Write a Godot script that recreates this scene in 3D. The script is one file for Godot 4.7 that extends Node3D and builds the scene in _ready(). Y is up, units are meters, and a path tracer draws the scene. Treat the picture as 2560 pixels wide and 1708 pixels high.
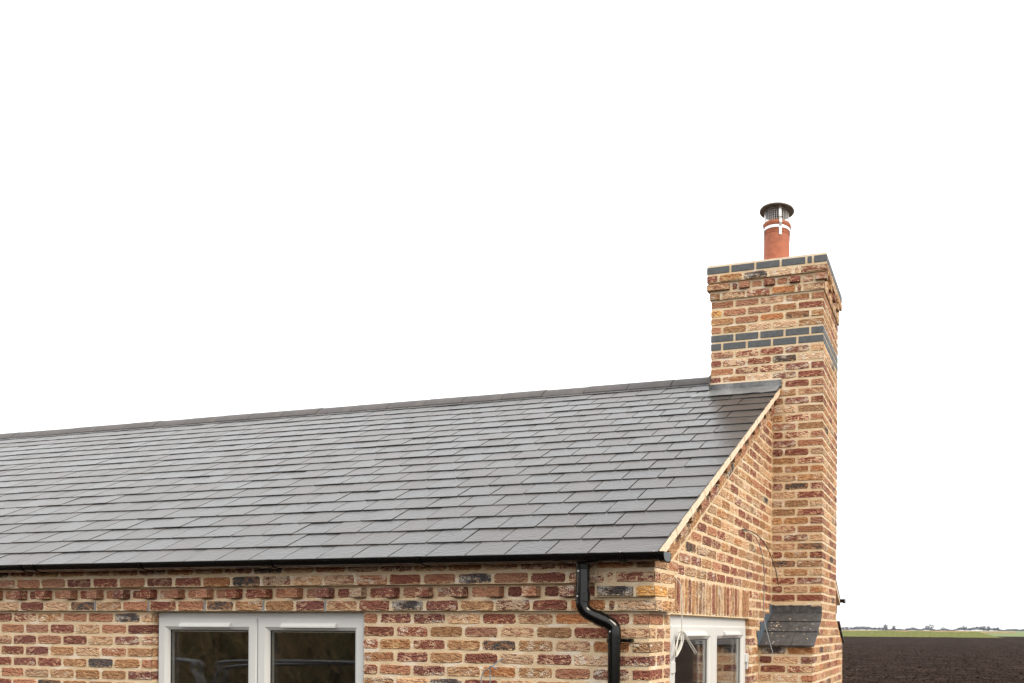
extends Node3D
# Brick cottage with slate roof and external chimney on flat fenland. Metres, y = 0 at the window heads, ground at GY.

const GY := -2.25
const PITCH := 0.2275          # stretcher + joint
const BL := 0.2085             # brick length
const BW := 0.0975             # brick width (header)
const J := 0.019                # joint
const CH := 0.075              # course height
const BH := 0.0570             # brick height
const TANR := 0.5635           # roof pitch 29.4 degrees
const RY := 0.364              # roof plane height at z = 0
const RIDGE_Z := -3.43
const SXA := -0.567            # chimney left and right faces
const SXB := 0.449
const SZF := -2.98             # chimney stack front and back faces
const SZB := -3.875
const BZF := -2.535            # wide chimney base front and back faces
const BZB := -4.35
const CATS := "RBPCKOMY"

var rng := RandomNumberGenerator.new()
var M := {}
var cache := {}
var counts := {}
var ANG := atan(TANR)
var UPS := Vector3(0, sin(ANG), -cos(ANG))   # up the front roof slope
var NRM := Vector3(0, cos(ANG), sin(ANG))

func _ready() -> void:
	rng.seed = 20417
	set_camera()
	set_light()
	make_materials()
	make_ground()
	var house := make_house()
	make_roof(house)
	make_chimney()
	make_pot_and_cowl()
	make_gutter()
	make_downpipe()
	make_cables()
	make_far_landscape()
	make_hedge()

# ---------------------------------------------------------------- camera, light
func set_camera() -> void:
	var cam := Camera3D.new()
	cam.name = "camera"
	add_child(cam)
	cam.projection = Camera3D.PROJECTION_FRUSTUM
	cam.near = 0.1
	cam.far = 9000.0
	cam.size = 0.1 * 1708.0 / 2067.35
	cam.frustum_offset = Vector2(-0.1 * 529.44 / 2067.35, 0.1 * 718.64 / 2067.35)
	cam.position = Vector3(1.575, -0.0862, 4.1313)
	cam.rotation = Vector3(0, 0.2749, 0.0062)
	cam.current = true

func set_light() -> void:
	var env := Environment.new()
	env.background_mode = Environment.BG_SKY
	var sky := Sky.new()
	var sm := ProceduralSkyMaterial.new()
	sm.sky_top_color = Color(0.985, 0.99, 1.0)
	sm.sky_horizon_color = Color(0.72, 0.72, 0.72)
	sm.sky_curve = 0.6
	sm.ground_bottom_color = Color(0.2, 0.17, 0.15)
	sm.ground_horizon_color = Color(0.75, 0.75, 0.75)
	sm.sun_angle_max = 1.0
	sm.energy_multiplier = 1.35
	sky.sky_material = sm
	env.sky = sky
	env.background_energy_multiplier = 1.0
	env.tonemap_mode = Environment.TONE_MAPPER_LINEAR
	env.tonemap_exposure = 2.0
	env.sdfgi_enabled = true
	env.ssao_enabled = true
	env.ssil_enabled = true
	env.fog_enabled = true
	env.fog_mode = Environment.FOG_MODE_EXPONENTIAL
	env.fog_light_color = Color(0.93, 0.96, 1.0)
	env.fog_density = 0.00005
	var we := WorldEnvironment.new()
	we.name = "world_environment"
	we.environment = env
	add_child(we)
	var sun := DirectionalLight3D.new()
	sun.name = "sun"
	sun.light_color = Color(1.0, 0.95, 0.87)
	sun.light_energy = 0.5
	sun.light_angular_distance = 24.0
	sun.shadow_enabled = true
	add_child(sun)
	sun.look_at_from_position(Vector3(9, 8, 3.5), Vector3.ZERO, Vector3.UP)

# ---------------------------------------------------------------- materials
func noise_bytes(w: int, h: int, freq: float, seed_: int, kind := 0, octaves := 3) -> PackedByteArray:
	var n := FastNoiseLite.new()
	n.seed = seed_
	n.frequency = freq
	n.noise_type = FastNoiseLite.TYPE_SIMPLEX_SMOOTH if kind == 0 else FastNoiseLite.TYPE_CELLULAR
	n.fractal_type = FastNoiseLite.FRACTAL_RIDGED if kind == 2 else FastNoiseLite.FRACTAL_FBM
	if kind == 2:
		n.noise_type = FastNoiseLite.TYPE_SIMPLEX_SMOOTH
	n.fractal_octaves = octaves
	return n.get_seamless_image(w, h).get_data()

func wide_noise(w: int, h: int, freq: float, seed_: int, kind := 0, octaves := 3) -> PackedByteArray:
	var img := Image.create_from_data(w / 2, h, false, Image.FORMAT_L8, noise_bytes(w / 2, h, freq, seed_, kind, octaves))
	img.resize(w, h, Image.INTERPOLATE_BILINEAR)
	return img.get_data()

func tex_from(bytes: PackedByteArray, w: int, h: int, format: int) -> ImageTexture:
	return ImageTexture.create_from_image(Image.create_from_data(w, h, false, format, bytes))

func plain(c: Color, rough := 0.8, metal := 0.0) -> StandardMaterial3D:
	var m := StandardMaterial3D.new()
	m.albedo_color = c
	m.roughness = rough
	m.metallic = metal
	return m

func ramp_bytes(a: PackedByteArray, b: PackedByteArray, cols: Array, mixb: float, n: int) -> PackedByteArray:
	# two noises -> one colour map through a ramp of colours
	var out := PackedByteArray()
	out.resize(n * 3)
	var last := cols.size() - 1
	for i in n:
		var t: float = clampf((a[i] * (1.0 - mixb) + b[i] * mixb) / 255.0 * 1.5 - 0.25, 0.0, 0.9999) * last
		var k := int(t)
		var c: Color = cols[k].lerp(cols[k + 1], t - k)
		out[i * 3] = int(c.r * 255.0)
		out[i * 3 + 1] = int(c.g * 255.0)
		out[i * 3 + 2] = int(c.b * 255.0)
	return out

func textured(cols: Array, f1: float, f2: float, mixb: float, tile: float, rough: float, bump: float, seed_: int, size := 512) -> StandardMaterial3D:
	var a := noise_bytes(size, size, f1, seed_)
	var b := noise_bytes(size, size, f2, seed_ + 7)
	var m := StandardMaterial3D.new()
	m.albedo_texture = tex_from(ramp_bytes(a, b, cols, mixb, size * size), size, size, Image.FORMAT_RGB8)
	m.roughness = rough
	m.uv1_triplanar = true
	m.uv1_world_triplanar = true
	m.uv1_scale = Vector3.ONE / tile
	if bump > 0.0:
		m.heightmap_enabled = true
		m.heightmap_texture = tex_from(b, size, size, Image.FORMAT_L8)
		m.heightmap_scale = bump
	return m

func make_brick_atlas() -> StandardMaterial3D:
	# 8 x 24 cells of 128 x 40 pixels, three rows of cells for each clay
	var W := 1024
	var H := 1024
	# long, level grain: noises drawn at half the width and stretched
	var coarse := wide_noise(W, H, 0.030, 11, 0, 3)
	var mid := wide_noise(W, H, 0.085, 23, 0, 3)
	var fine := noise_bytes(W, H, 0.21, 31, 0, 2)
	var fold := wide_noise(W, H, 0.045, 47, 2, 2)
	#            base a, base b, patch, share of patch, specks
	var def := [
		[Color(0.44, 0.24, 0.19), Color(0.54, 0.32, 0.255), Color(0.76, 0.60, 0.47), 0.27, Color(0.74, 0.56, 0.43)],
		[Color(0.58, 0.425, 0.295), Color(0.69, 0.515, 0.36), Color(0.76, 0.60, 0.43), 0.25, Color(0.45, 0.29, 0.20)],
		[Color(0.61, 0.415, 0.315), Color(0.71, 0.505, 0.385), Color(0.58, 0.345, 0.26), 0.20, Color(0.80, 0.66, 0.54)],
		[Color(0.81, 0.675, 0.53), Color(0.73, 0.56, 0.43), Color(0.55, 0.34, 0.255), 0.36, Color(0.88, 0.80, 0.68)],
		[Color(0.25, 0.225, 0.215), Color(0.35, 0.30, 0.275), Color(0.57, 0.40, 0.28), 0.50, Color(0.62, 0.48, 0.35)],
		[Color(0.71, 0.49, 0.31), Color(0.62, 0.40, 0.275), Color(0.82, 0.67, 0.49), 0.40, Color(0.45, 0.24, 0.17)],
		[Color(0.47, 0.265, 0.21), Color(0.58, 0.35, 0.27), Color(0.82, 0.70, 0.57), 0.50, Color(0.84, 0.74, 0.61)],
		[Color(0.83, 0.625, 0.36), Color(0.75, 0.53, 0.30), Color(0.50, 0.30, 0.20), 0.20, Color(0.88, 0.74, 0.52)],
	]
	var smear := Color(0.80, 0.68, 0.52)
	var rgb := PackedByteArray()
	rgb.resize(W * H * 3)
	var hgt := PackedByteArray()
	hgt.resize(W * H)
	for row in 24:
		var d: Array = def[row / 3]
		for col in 8:
			var share: float = d[3] * rng.randf_range(0.3, 1.7)
			var thr: float = lerpf(182.0, 96.0, clampf(share, 0.0, 1.0))
			var tone := rng.randf_range(0.91, 1.09)
			var warm := rng.randf_range(-0.015, 0.015)
			var bloom := 300.0 if rng.randf() > 0.24 else rng.randf_range(128.0, 160.0)
			var ca: Color = d[0]
			var cb: Color = d[1]
			var cp: Color = d[2]
			var cs: Color = d[4]
			for y in 40:
				var base := (row * 40 + y) * W + col * 128
				var ey := mini(y, 39 - y)
				for x in 128:
					var i := base + x
					var f: int = fine[i]
					var g: int = mid[i]
					var c := ca.lerp(cb, g / 255.0)
					var p := (coarse[i] * 0.44 + g * 0.33 + f * 0.33) - thr
					if p > 0.0:
						c = c.lerp(cp, minf(p / 20.0, 0.92))
					if f > 170:
						c = c.lerp(cs, minf((f - 170) / 60.0, 0.6))
					var w2: float = coarse[(i + 331777) % (W * H)] * 0.6 + f * 0.45 - bloom
					if w2 > 0.0:
						c = c.lerp(Color(0.84, 0.78, 0.70), minf(w2 / 24.0, 0.8))
					# mortar smeared over the arrises
					var e := mini(ey, mini(x, 127 - x))
					if e < 9:
						var q := g * 0.6 + f * 0.5 - 96.0 - e * 6.5
						if q > 0.0:
							c = c.lerp(smear, minf(q / 30.0, 0.85))
					var k := tone * (0.86 + 0.28 * f / 255.0)
					rgb[i * 3] = int(clampf((c.r + warm) * k, 0, 1) * 255.0)
					rgb[i * 3 + 1] = int(clampf(c.g * k, 0, 1) * 255.0)
					rgb[i * 3 + 2] = int(clampf((c.b - warm) * k, 0, 1) * 255.0)
					hgt[i] = clampi(int(150 + (g - 128) * 0.6 + (f - 128) * 0.5 - maxi(fold[i] - 175, 0) * 1.9), 0, 255)
	var m := StandardMaterial3D.new()
	m.albedo_texture = tex_from(rgb, W, H, Image.FORMAT_RGB8)
	m.roughness = 0.93
	m.heightmap_enabled = true
	m.heightmap_texture = tex_from(hgt, W, H, Image.FORMAT_L8)
	m.heightmap_scale = 1.4
	return m

func make_mortar() -> StandardMaterial3D:
	var n := 512
	var a := noise_bytes(n, n, 0.022, 5)
	var s := noise_bytes(n, n, 0.05, 9)
	var f := noise_bytes(n, n, 0.28, 15)
	var rgb := PackedByteArray()
	rgb.resize(n * n * 3)
	for y in n:
		for x in n:
			var i := y * n + x
			# lime bloom lies in long level streaks
			var st: int = s[y * n + ((x >> 2) + 128 * ((y >> 5) & 1)) % n]
			var c := Color(0.80, 0.70, 0.56).lerp(Color(0.87, 0.78, 0.65), a[i] / 255.0)
			if st > 158:
				c = c.lerp(Color(0.88, 0.83, 0.76), minf((st - 158) / 30.0, 0.8))
			var k := 0.90 + 0.18 * f[i] / 255.0
			rgb[i * 3] = int(minf(c.r * k, 1.0) * 255.0)
			rgb[i * 3 + 1] = int(minf(c.g * k, 1.0) * 255.0)
			rgb[i * 3 + 2] = int(minf(c.b * k, 1.0) * 255.0)
	var m := StandardMaterial3D.new()
	m.albedo_texture = tex_from(rgb, n, n, Image.FORMAT_RGB8)
	m.roughness = 0.95
	m.uv1_triplanar = true
	m.uv1_world_triplanar = true
	m.uv1_scale = Vector3.ONE / 1.3
	m.heightmap_enabled = true
	m.heightmap_texture = tex_from(f, n, n, Image.FORMAT_L8)
	m.heightmap_scale = 0.35
	return m

func make_materials() -> void:
	M.brick = make_brick_atlas()
	M.mortar = make_mortar()
	M.blue = textured([Color(0.26, 0.27, 0.28), Color(0.305, 0.315, 0.325), Color(0.365, 0.372, 0.378)], 0.03, 0.3, 0.45, 0.45, 0.62, 0.12, 61, 256)
	M.render = textured([Color(0.83, 0.755, 0.655), Color(0.895, 0.83, 0.74)], 0.03, 0.25, 0.5, 0.8, 0.95, 0.35, 67, 256)
	var slate_bump := noise_bytes(512, 512, 0.02, 81, 2, 5)
	var slate_cols := [Color(0.255, 0.248, 0.243), Color(0.295, 0.285, 0.278), Color(0.275, 0.259, 0.252), Color(0.228, 0.225, 0.223)]
	var rough_map := tex_from(noise_bytes(512, 512, 0.012, 83, 0, 5), 512, 512, Image.FORMAT_L8)
	var slate_tex := tex_from(ramp_bytes(noise_bytes(512, 512, 0.01, 85), noise_bytes(512, 512, 0.2, 86), [Color(0.82, 0.82, 0.82), Color(0.93, 0.93, 0.93), Color(1, 1, 1)], 0.4, 512 * 512), 512, 512, Image.FORMAT_RGB8)
	for i in 4:
		var m := StandardMaterial3D.new()
		m.albedo_color = slate_cols[i]
		m.albedo_texture = slate_tex
		m.roughness = [0.31, 0.37, 0.34, 0.28][i]
		m.metallic_specular = 0.43
		m.uv1_triplanar = true
		m.uv1_world_triplanar = true
		m.uv1_scale = Vector3(0.7, 1.6, 1.6) * (1.0 + 0.15 * i)
		m.uv1_offset = Vector3(0.21, 0.37, 0.11) * i
		m.heightmap_enabled = true
		m.heightmap_texture = tex_from(slate_bump, 512, 512, Image.FORMAT_L8) if i == 0 else M["slate0"].heightmap_texture
		m.heightmap_scale = 0.28
		M["slate%d" % i] = m
	M.ridge = textured([Color(0.235, 0.222, 0.22), Color(0.29, 0.275, 0.27), Color(0.335, 0.317, 0.31)], 0.02, 0.3, 0.4, 0.9, 0.8, 0.15, 91, 256)
	M.joint = plain(Color(0.20, 0.18, 0.17), 0.9)
	M.lead = textured([Color(0.30, 0.31, 0.315), Color(0.40, 0.405, 0.41), Color(0.50, 0.505, 0.51)], 0.015, 0.1, 0.3, 0.7, 0.5, 0.15, 93, 256)
	M.lead_dark = textured([Color(0.19, 0.187, 0.19), Color(0.25, 0.247, 0.25), Color(0.35, 0.35, 0.357)], 0.03, 0.12, 0.4, 0.6, 0.55, 0.15, 95, 256)
	M.lead_blue = textured([Color(0.26, 0.31, 0.36), Color(0.33, 0.38, 0.43)], 0.02, 0.12, 0.4, 0.6, 0.6, 0.1, 97, 256)
	M.underlay = plain(Color(0.06, 0.06, 0.06), 0.9)
	M.black_plastic = plain(Color(0.035, 0.035, 0.037), 0.16)
	M.cap_grey = plain(Color(0.16, 0.17, 0.175), 0.3)
	M.screw = plain(Color(0.7, 0.7, 0.7), 0.3, 0.9)
	M.upvc = plain(Color(0.80, 0.80, 0.79), 0.32)
	M.seal = plain(Color(0.05, 0.05, 0.05), 0.7)
	M.spacer = plain(Color(0.62, 0.62, 0.6), 0.35, 0.6)
	M.timber = textured([Color(0.42, 0.31, 0.2), Color(0.55, 0.42, 0.28)], 0.02, 0.2, 0.3, 0.6, 0.8, 0.0, 99, 256)
	M.plaster = plain(Color(0.42, 0.40, 0.37), 0.9)
	M.terracotta = textured([Color(0.53, 0.30, 0.215), Color(0.62, 0.36, 0.26), Color(0.67, 0.40, 0.295)], 0.03, 0.2, 0.45, 0.5, 0.75, 0.1, 101, 256)
	M.steel = plain(Color(0.86, 0.86, 0.86), 0.28, 0.85)
	M.steel_dull = plain(Color(0.50, 0.47, 0.44), 0.4, 0.75)
	M.white_cable = plain(Color(0.80, 0.79, 0.76), 0.5)
	M.dark_cable = plain(Color(0.16, 0.17, 0.185), 0.5)
	M.grey_cable = plain(Color(0.50, 0.52, 0.545), 0.5)
	M.weep = plain(Color(0.52, 0.53, 0.54), 0.6)
	var glass := StandardMaterial3D.new()
	glass.albedo_color = Color(0.12, 0.14, 0.14, 0.01)
	glass.transparency = BaseMaterial3D.TRANSPARENCY_ALPHA
	glass.roughness = 0.0
	glass.metallic_specular = 0.8
	M.glass = glass
	M.soil = textured([Color(0.105, 0.083, 0.073), Color(0.148, 0.118, 0.103), Color(0.185, 0.151, 0.133), Color(0.34, 0.29, 0.262)], 0.014, 0.3, 0.40, 9.0, 0.95, 0.5, 111, 1024)
	M.soil.metallic_specular = 0.05
	M.soil.uv1_scale = Vector3(1.0 / 55.0, 1.0 / 9.0, 1.0 / 9.0)
	M.clod = textured([Color(0.13, 0.105, 0.092), Color(0.19, 0.155, 0.135), Color(0.26, 0.215, 0.19)], 0.05, 0.3, 0.5, 1.4, 0.95, 0.4, 113, 256)
	M.grass = textured([Color(0.31, 0.33, 0.19), Color(0.38, 0.395, 0.24), Color(0.46, 0.46, 0.30)], 0.03, 0.25, 0.5, 26.0, 0.95, 8.0, 115, 512)
	M.crop = textured([Color(0.40, 0.44, 0.31), Color(0.45, 0.48, 0.35)], 0.02, 0.2, 0.4, 60.0, 0.95, 0.0, 117, 256)
	M.reed = textured([Color(0.66, 0.54, 0.42), Color(0.74, 0.62, 0.50)], 0.02, 0.2, 0.4, 60.0, 0.95, 0.0, 119, 256)
	for earth: StandardMaterial3D in [M.clod, M.grass, M.crop, M.reed]:
		earth.metallic_specular = 0.05
	M.far_leaf = plain(Color(0.20, 0.23, 0.19), 0.9)
	M.far_twig = plain(Color(0.30, 0.27, 0.24), 0.9)
	M.bark = plain(Color(0.20, 0.17, 0.14), 0.9)
	M.twig = plain(Color(0.66, 0.56, 0.42), 0.9)
	M.twig_green = plain(Color(0.45, 0.44, 0.28), 0.9)
	M.galv = plain(Color(0.47, 0.475, 0.48), 0.6, 0.2)

# ---------------------------------------------------------------- nodes
func put(parent: Node, called: String, mesh: Mesh, mat: Material, at := Transform3D.IDENTITY) -> MeshInstance3D:
	var o := MeshInstance3D.new()
	o.mesh = mesh
	o.material_override = mat
	o.transform = at
	add_named(parent, o, called)
	return o

func add_named(parent: Node, o: Node, called: String) -> void:
	var key := str(parent.get_instance_id()) + called
	var n: int = counts.get(key, 0)
	counts[key] = n + 1
	o.name = called if n == 0 else "%s_%03d" % [called, n]
	parent.add_child(o, true)

func thing(called: String, label: String, category: String, at := Vector3.ZERO, group := "") -> Node3D:
	var o := Node3D.new()
	o.position = at
	add_named(self, o, called)
	tag(o, label, category, group)
	return o

func tag(o: Node, label: String, category: String, group := "", kind := "") -> void:
	o.set_meta("label", label)
	o.set_meta("category", category)
	if group != "":
		o.set_meta("group", group)
	if kind != "":
		o.set_meta("kind", kind)

func new_st() -> SurfaceTool:
	var st := SurfaceTool.new()
	st.begin(Mesh.PRIMITIVE_TRIANGLES)
	st.set_smooth_group(-1)
	return st

func done(st: SurfaceTool) -> ArrayMesh:
	st.generate_normals()
	return st.commit()

func quad(st: SurfaceTool, a: Vector3, b: Vector3, c: Vector3, d: Vector3) -> void:
	for v: Vector3 in [a, c, b, a, d, c]:
		st.add_vertex(v)

func tri(st: SurfaceTool, a: Vector3, b: Vector3, c: Vector3) -> void:
	for v: Vector3 in [a, c, b]:
		st.add_vertex(v)

func box(st: SurfaceTool, lo: Vector3, hi: Vector3) -> void:
	var p := []
	for i in 8:
		p.append(Vector3(hi.x if i & 1 else lo.x, hi.y if i & 2 else lo.y, hi.z if i & 4 else lo.z))
	for f: Array in [[4, 5, 7, 6], [1, 0, 2, 3], [5, 1, 3, 7], [0, 4, 6, 2], [6, 7, 3, 2], [0, 1, 5, 4]]:
		quad(st, p[f[0]], p[f[1]], p[f[2]], p[f[3]])

func box_mesh(lo: Vector3, hi: Vector3) -> ArrayMesh:
	var st := new_st()
	box(st, lo, hi)
	return done(st)

func prism_x(poly: Array, x0: float, x1: float) -> ArrayMesh:
	# convex outline of Vector2(z, y) extruded along x
	var st := new_st()
	var n := poly.size()
	for i in n:
		var a: Vector2 = poly[i]
		var b: Vector2 = poly[(i + 1) % n]
		quad(st, Vector3(x0, a.y, a.x), Vector3(x0, b.y, b.x), Vector3(x1, b.y, b.x), Vector3(x1, a.y, a.x))
	for i in range(1, n - 1):
		for x in [x0, x1]:
			tri(st, Vector3(x, poly[0].y, poly[0].x), Vector3(x, poly[i].y, poly[i].x), Vector3(x, poly[i + 1].y, poly[i + 1].x))
	return done(st)

func soft_box(size: Vector3, c: float, jit := 0.0, cell := -1) -> ArrayMesh:
	# box from the origin to size with chamfered, slightly uneven edges; brick uv when cell >= 0
	var V := PackedVector3Array()
	var N := PackedVector3Array()
	var U := PackedVector2Array()
	var I := PackedInt32Array()
	var idx := {}
	for corner in 8:
		var s := Vector3(1 if corner & 1 else -1, 1 if corner & 2 else -1, 1 if corner & 4 else -1)
		var base := size * 0.5 + s * size * 0.5 + Vector3(rng.randf_range(-jit, jit), rng.randf_range(-jit, jit), rng.randf_range(-jit, jit))
		for ax in 3:
			var v := base - s * c
			v[ax] = base[ax]
			var nn := Vector3.ZERO
			nn[ax] = s[ax]
			idx[corner * 3 + ax] = V.size()
			V.append(v)
			N.append(nn)
			if cell >= 0:
				var uvp := Vector2(v.x, v.y)
				if ax == 0:
					uvp = Vector2(size.z - v.z, v.y)
				elif ax == 1:
					uvp = Vector2(v.x, v.z)
				U.append(cell_uv(uvp, cell))
	for ax in 3:
		var b1: int = 1 << ((ax + 1) % 3)
		var b2: int = 1 << ((ax + 2) % 3)
		for side in 2:
			var o: int = (1 << ax) * side
			var q := [o, o | b1, o | b1 | b2, o | b2]
			if side == 0:
				q.reverse()
			face4(I, idx[q[0] * 3 + ax], idx[q[1] * 3 + ax], idx[q[2] * 3 + ax], idx[q[3] * 3 + ax])
		# edges along ax
		for k in 4:
			var o2: int = (b1 if k & 1 else 0) | (b2 if k & 2 else 0)
			var a1 := (ax + 1) % 3
			var a2 := (ax + 2) % 3
			var e: int = o2 | (1 << ax)
			face4(I, idx[o2 * 3 + a1], idx[e * 3 + a1], idx[e * 3 + a2], idx[o2 * 3 + a2])
	for corner in 8:
		I.append_array(PackedInt32Array([corner * 3, corner * 3 + 1, corner * 3 + 2]))
	return commit_arrays(V, N, U, I)

func face4(I: PackedInt32Array, a: int, b: int, c: int, d: int) -> void:
	I.append_array(PackedInt32Array([a, c, b, a, d, c]))

func commit_arrays(V: PackedVector3Array, N: PackedVector3Array, U: PackedVector2Array, I: PackedInt32Array) -> ArrayMesh:
	# faces turned the way their normals point
	for k in range(0, I.size(), 3):
		var a := I[k]
		var b := I[k + 1]
		var c := I[k + 2]
		if (V[c] - V[a]).cross(V[b] - V[a]).dot(N[a] + N[b] + N[c]) < 0.0:
			I[k + 1] = c
			I[k + 2] = b
	var arr := []
	arr.resize(Mesh.ARRAY_MAX)
	arr[Mesh.ARRAY_VERTEX] = V
	arr[Mesh.ARRAY_NORMAL] = N
	if U.size() == V.size():
		arr[Mesh.ARRAY_TEX_UV] = U
	arr[Mesh.ARRAY_INDEX] = I
	var m := ArrayMesh.new()
	m.add_surface_from_arrays(Mesh.PRIMITIVE_TRIANGLES, arr)
	return m

func tube(path: Array, r: float, sides := 8, caps := true) -> ArrayMesh:
	var V := PackedVector3Array()
	var N := PackedVector3Array()
	var I := PackedInt32Array()
	var side := Vector3.ZERO
	for i in path.size():
		var p: Vector3 = path[i]
		var d: Vector3 = (path[mini(i + 1, path.size() - 1)] - path[maxi(i - 1, 0)]).normalized()
		if side == Vector3.ZERO:
			side = d.cross(Vector3.UP if absf(d.y) < 0.9 else Vector3.RIGHT).normalized()
		side = (side - d * side.dot(d)).normalized()
		var up := side.cross(d)
		for k in sides:
			var a := TAU * k / sides
			var n := side * cos(a) + up * sin(a)
			V.append(p + n * r)
			N.append(n)
	for i in path.size() - 1:
		for k in sides:
			var k2 := (k + 1) % sides
			face4(I, i * sides + k, (i + 1) * sides + k, (i + 1) * sides + k2, i * sides + k2)
	if caps:
		for e in 2:
			var at := 0 if e == 0 else path.size() - 1
			var first := V.size()
			var dir: Vector3 = (path[0] - path[1]).normalized() if e == 0 else (path[at] - path[at - 1]).normalized()
			for k in sides:
				V.append(V[at * sides + k])
				N.append(dir)
			for k in range(1, sides - 1):
				I.append_array(PackedInt32Array([first, first + k, first + k + 1]))
	return commit_arrays(V, N, PackedVector2Array(), I)

func curve(points: Array, step := 0.02) -> Array:
	# smooth path through the points
	var out := []
	for i in points.size() - 1:
		var p0: Vector3 = points[maxi(i - 1, 0)]
		var p1: Vector3 = points[i]
		var p2: Vector3 = points[i + 1]
		var p3: Vector3 = points[mini(i + 2, points.size() - 1)]
		var n := maxi(2, int(p1.distance_to(p2) / step))
		for k in n:
			out.append(p1.cubic_interpolate(p2, p0, p3, float(k) / n))
	out.append(points[-1])
	return out

func lathe(profile: Array, sides := 40) -> ArrayMesh:
	# profile of Vector2(radius, y) from bottom to top; each stretch smooth round, sharp between
	var st := new_st()
	st.set_smooth_group(-1)
	var V := PackedVector3Array()
	var N := PackedVector3Array()
	var I := PackedInt32Array()
	for i in profile.size() - 1:
		var a: Vector2 = profile[i]
		var b: Vector2 = profile[i + 1]
		var t := (b - a).normalized()
		for k in sides + 1:
			var an := TAU * k / sides
			var dir := Vector3(cos(an), 0, sin(an))
			for p: Vector2 in [a, b]:
				V.append(dir * p.x + Vector3.UP * p.y)
				N.append((dir * t.y - Vector3.UP * t.x).normalized())
		var first := i * (sides + 1) * 2
		for k in sides:
			face4(I, first + k * 2, first + k * 2 + 2, first + k * 2 + 3, first + k * 2 + 1)
	return commit_arrays(V, N, PackedVector2Array(), I)

# ---------------------------------------------------------------- bricks
func cell_uv(p: Vector2, cell: int) -> Vector2:
	var cx := cell % 8
	var cy := cell / 8
	return Vector2((cx * 128 + 3 + clampf(p.x / 0.222, 0, 1) * 122.0) / 1024.0, (cy * 40 + 3 + (1.0 - clampf(p.y / 0.068, 0, 1)) * 34.0) / 1024.0)

func pick_cell(code: String) -> int:
	var c := CATS.find(code)
	if c < 0:
		c = 1
	return c * 24 + rng.randi() % 24

func any_code() -> String:
	return "RRRRRBBBBBBBBPPPPPPCCCCCCKOOMM"[rng.randi() % 30]

func clip(poly: PackedVector2Array, n: Vector2, d: float) -> PackedVector2Array:
	# keeps the side where n.p <= d
	var out := PackedVector2Array()
	for i in poly.size():
		var a := poly[i]
		var b := poly[(i + 1) % poly.size()]
		var da := n.dot(a) - d
		var db := n.dot(b) - d
		if da <= 0:
			out.append(a)
		if da * db < 0:
			out.append(a.lerp(b, da / (da - db)))
	return out

func rect(w: float, h: float) -> PackedVector2Array:
	return PackedVector2Array([Vector2(0, 0), Vector2(w, 0), Vector2(w, h), Vector2(0, h)])

func area(poly: PackedVector2Array) -> float:
	var s := 0.0
	for i in poly.size():
		s += poly[i].cross(poly[(i + 1) % poly.size()])
	return s * 0.5

func face_piece(poly: PackedVector2Array, depth: float, cell: int, jit: float, cut: float, seg: float, round_: float) -> ArrayMesh:
	# a piece with an uneven outline and worn edges; face in the x-y plane at z = 0, body behind it
	var pts := PackedVector2Array()
	var n := poly.size()
	for i in n:
		var a := poly[i]
		var b := poly[(i + 1) % n]
		var l := a.distance_to(b)
		var c := minf(cut, l * 0.3)
		var d := (b - a) / maxf(l, 1e-6)
		var m := maxi(1, int(l / seg))
		for k in m + 1:
			pts.append(a + d * lerpf(c, l - c, float(k) / m) + Vector2(rng.randf_range(-jit, jit), rng.randf_range(-jit, jit)))
	var V := PackedVector3Array()
	var N := PackedVector3Array()
	var U := PackedVector2Array()
	var I := PackedInt32Array()
	var c := pts.size()
	var inner := PackedVector2Array()
	for i in c:
		var t := (pts[(i + 1) % c] - pts[(i + c - 1) % c]).normalized()
		var out := Vector2(t.y, -t.x)
		var q := pts[i] - out * round_
		inner.append(q)
		V.append(Vector3(pts[i].x, pts[i].y, -depth))
		N.append(Vector3(out.x, out.y, 0))
		V.append(Vector3(pts[i].x, pts[i].y, -round_ * 0.75))
		N.append(Vector3(out.x, out.y, 0.15).normalized())
		V.append(Vector3(q.x, q.y, rng.randf_range(-jit, jit) * 0.5))
		N.append(Vector3(0, 0, 1))
		if cell >= 0:
			for p: Vector2 in [pts[i], pts[i], q]:
				U.append(cell_uv(p, cell))
	for i in c:
		var j := (i + 1) % c
		face4(I, i * 3, j * 3, j * 3 + 1, i * 3 + 1)
		face4(I, i * 3 + 1, j * 3 + 1, j * 3 + 2, i * 3 + 2)
	var mid := Vector2.ZERO
	for q in inner:
		mid += q / c
	V.append(Vector3(mid.x, mid.y, rng.randf_range(0.0, jit)))
	N.append(Vector3(0, 0, 1))
	if cell >= 0:
		U.append(cell_uv(mid, cell))
	for i in c:
		I.append_array(PackedInt32Array([c * 3, i * 3 + 2, ((i + 1) % c) * 3 + 2]))
	return commit_arrays(V, N, U, I)

func brick_mesh(poly: PackedVector2Array, cell: int) -> ArrayMesh:
	return face_piece(poly, 0.016, cell, 0.0027, 0.011, 0.06, 0.005)

func whole(w: float, code: String) -> ArrayMesh:
	# shared mesh for an uncut brick face of width w
	var cell := pick_cell(code)
	var key := "%.3f/%d" % [w, cell]
	if not cache.has(key):
		cache[key] = brick_mesh(rect(w, BH), cell)
	return cache[key]

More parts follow.
